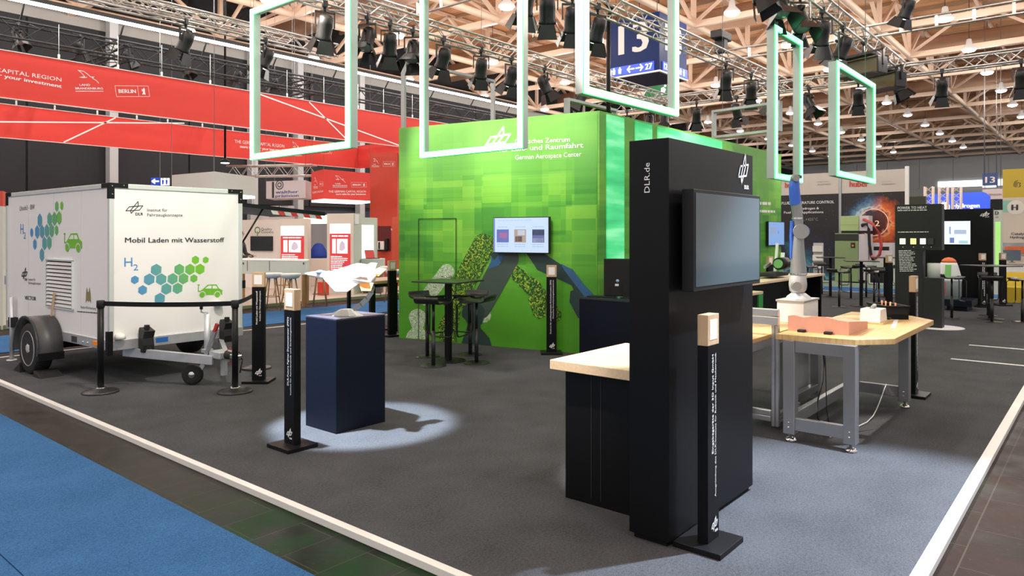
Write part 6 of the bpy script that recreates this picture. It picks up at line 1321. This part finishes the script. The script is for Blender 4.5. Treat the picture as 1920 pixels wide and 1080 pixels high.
# ---- glowing and plain frames
M_led = mat('led_pale_green', (.62, 1.0, .66), .4, emit=7.0, ecol=(.62, 1.0, .66)); M_led2 = mat('led_green', (.10, 1.0, .42), .4, emit=3.0, ecol=(.22, 1.0, .50))
M_ledg = mat('halo_edge_green', (.05, .8, .18), .4, emit=1.0, ecol=(.06, .85, .20)); M_fr = mat('frame_profile', (.42, .45, .44), .4, .6)
def light_frame(name, label, a_, b_, z0, z1, led=None, wd=.045, dp=.10, inside=False, hang=True):
    """upright rectangular frame between ground points a_ and b_"""
    a_, b_ = Vector((a_[0], a_[1], 0)), Vector((b_[0], b_[1], 0)); r_ = (b_ - a_).normalized(); L = (b_ - a_).length; n_ = r_.cross(UP)
    if n_.dot(CAMP - a_) < 0: n_ = -n_
    t = thing(name, label, 'frame', a_ + UP * z0); F = Matrix(((r_.x, n_.x, 0, a_.x), (r_.y, n_.y, 0, a_.y), (0, 0, 1, z0), (0, 0, 0, 1))); Hh = z1 - z0
    def pb(nm, m, *b): return world_child(MB(F).box(*b).build(nm, m), t)
    e = wd
    for bx_ in ((0, -dp, 0, L, 0, e), (0, -dp, Hh - e, L, 0, Hh), (0, -dp, e, e, 0, Hh - e), (L - e, -dp, e, L, 0, Hh - e)): pb('profile', M_fr, *bx_)
    if led:
        g = .062
        for bx_ in ((0, .010, 0, L, .024, g), (0, .010, Hh - g, L, .024, Hh), (0, .010, g, g, .024, Hh - g), (L - g, .010, g, L, .024, Hh - g)): pb('led_strip', led, *bx_)
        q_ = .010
        for s0, s1 in ((-q_, 0), (g, g + q_)):           # added green edges imitating the halo around the strips
            for bx_ in ((s0, .001, s0, L - s0, .010, s1), (s0, .001, Hh - s1, L - s0, .010, Hh - s0), (s0, .001, s1, s1, .010, Hh - s1), (L - s1, .001, s1, L - s0, .010, Hh - s1)): pb('halo_edge', M_ledg, *bx_)
    if hang:
        for x in (.15 * L, .85 * L): o = MB(F).cyl((x, -dp / 2, Hh), (x, -dp / 2, 12.96 - z0), .005, n=5).build('hanger', M_alug); world_child(o, t)
    return t
def pd_(u, v, d): return DP(u, v, d)
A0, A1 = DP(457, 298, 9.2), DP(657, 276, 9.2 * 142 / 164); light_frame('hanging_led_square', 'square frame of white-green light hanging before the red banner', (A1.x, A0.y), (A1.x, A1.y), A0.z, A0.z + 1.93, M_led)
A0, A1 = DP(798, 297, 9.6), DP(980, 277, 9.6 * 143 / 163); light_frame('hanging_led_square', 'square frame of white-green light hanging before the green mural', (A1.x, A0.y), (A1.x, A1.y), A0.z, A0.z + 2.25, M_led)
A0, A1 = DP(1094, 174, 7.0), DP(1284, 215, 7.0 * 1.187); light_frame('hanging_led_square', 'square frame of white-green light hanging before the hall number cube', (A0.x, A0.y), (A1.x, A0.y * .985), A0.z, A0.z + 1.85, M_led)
A0, A1 = DP(1452, 334, 9.3), DP(1514, 342, 9.3 * 1.08); light_frame('hanging_led_square', 'narrow upright frame of green light above the robot arm', (A0.x, A0.y), (A1.x, A0.y), A0.z, A0.z + 1.98, M_led2)
A0, A1 = DP(1568, 329, 9.4), DP(1653, 343, 9.4 * 1.15); light_frame('hanging_led_square', 'wider frame of green light before the grey-headed booth wall', (A0.x, A0.y), (A1.x, A0.y), A0.z, A0.z + 1.5, M_led2)
A0, A1 = DP(758, 112, 13.0), DP(929, 150, 14.7); light_frame('plain_frame', 'unlit grey frame standing up behind the green mural wall near its outer end', A0, A1, A0.z - 1.9, A0.z)
A0, A1 = DP(1066, 183, 12.0), DP(1158, 205, 13.1); light_frame('plain_frame', 'unlit grey frame rising behind the green booth corner', A0, A1, A0.z - 1.9, A0.z)
A0, A1 = DP(1334, 207, 13.6), DP(1462, 188, 12.6); light_frame('plain_frame', 'unlit grey frame above the green side wall', A0, A1, 3.5, A0.z)

# ---- hall number cube
hc = thing('hall_number_cube', 'large dark blue hanging cube numbered 13 with lit direction strips', 'sign', (23.35, 12.6, 7.5)); M_cub = mat('cube_blue', (.003, .014, .085), .5, spec=.2); cx, cy_, S = 23.35, 12.6, 2.15; zb, zt = 7.66, 9.76
def hcp(mb, nm, m): return world_child(mb.build(nm, m), hc)
hcp(MB().box(cx, cy_, zb, cx + S, cy_ + S, zt), 'cube_body', M_cub); hcp(MB().box(cx - .04, cy_ - .04, zb - .08, cx + S + .04, cy_ + S + .04, zb - .02), 'edge_frame', M_wpaint); hcp(MB().box(cx + .05, cy_ + .05, zb - .085, cx + S - .05, cy_ + S - .05, zb - .081), 'underside', M_cub)
hcp(MB().box(cx - .04, cy_ + .2, zb, cx - .001, cy_ + S + .02, zb + .33), 'direction_strip', mat('strip_blue_lit', (.02, .06, .5), .4, emit=.8)); hcp(MB().box(cx + .2, cy_ - .04, zb, cx + S + .02, cy_ - .001, zb + .33), 'direction_strip', MATS['strip_blue_lit'])
PLc, PRc = PLX(cx - .01), PLY(cy_ - .01); M_num = mat('number_grey', (.62, .57, .54), .5)
lettering('13', (cx - .01, cy_ + 1.72, zb + .78), (cx - .01, cy_ + .42, zb + .78), 1.15, M_num, hc, bold=.03); lettering('13', (cx + .4, cy_ - .01, zb + .78), (cx + 1.72, cy_ - .01, zb + .78), 1.15, M_num, hc, bold=.03)
lettering('27', (cx - .045, cy_ + .56, zb + .06), (cx - .045, cy_ + .26, zb + .06), .22, M_slit, hc, bold=.04); lettering('12', (cx + .26, cy_ - .045, zb + .06), (cx + .5, cy_ - .045, zb + .06), .22, M_slit, hc, bold=.04)
def arrow(F, w_, flip): 
    k = -1 if flip else 1; return [[(w_ / 2 - k * w_ / 2, .11), (w_ / 2 + k * w_ / 2, .11)], [(w_ / 2 + k * w_ * .15, .22), (w_ / 2 + k * w_ / 2, .11), (w_ / 2 + k * w_ * .15, 0)]]
Fl = frame((cx - .045, cy_ + 1.30, zb + .06), (0, -1, 0), UP); Fr = frame((cx + .62, cy_ - .045, zb + .06), (1, 0, 0), UP)
o = bars(Fl, arrow(Fl, .28, True), .05); o = bars(Fl @ Matrix.Translation((.36, 0, 0)), arrow(Fl, .28, False), .05, o); o = bars(Fr, arrow(Fr, .26, True), .05, o); o = bars(Fr, [[(.5, 0), (.5, .22)], [(.4, .12), (.5, .22), (.6, .12)]], .05, o); hcp(o, 'arrow_print', M_slit)
fig = lambda x: [[(x, 0), (x + .1, 0), (x + .12, .17), (x - .02, .17)], hexagon(x + .05, .21, .035)]
b = flat(Fl @ Matrix.Translation((-.8, 0, 0)), fig(0) + fig(.16) + fig(.42)); b = flat(Fr @ Matrix.Translation((.75, 0, 0)), fig(0) + fig(.16) + fig(.42), b); hcp(b, 'figure_print', M_slit)
for dx, dy in ((.2, .2), (S - .2, .2), (.2, S - .2), (S - .2, S - .2)): hcp(MB().cyl((cx + dx, cy_ + dy, zt), (cx + dx, cy_ + dy, 12.8), .012, n=5), 'hanger', M_dark)
# exit sign over the green booth
es = thing('exit_sign', 'small green emergency exit sign hanging behind the trusses', 'sign', DP(1235, 170, 30)); F = frame(es.location, RT, UP); o = MB(F).box(-.6, -.25, -.05, .6, .25, 0).build('sign_body', mat('exit_green', (.02, .22, .06), .4, emit=.2)); world_child(o, es); o2 = MB(F).cyl((0, .25, -.02), (0, 5.3, -.02), .02, n=5).build('hanger', M_dark); world_child(o2, es); o = flat(F, [[(.1, -.15), (.2, -.15), (.3, .05), (.2, .15), (.1, .1)], hexagon(.27, .2, .05), [(.4, -.15), (.5, -.15), (.5, .18), (.4, .18)]]).build('figure_print', M_slit); world_child(o, es)
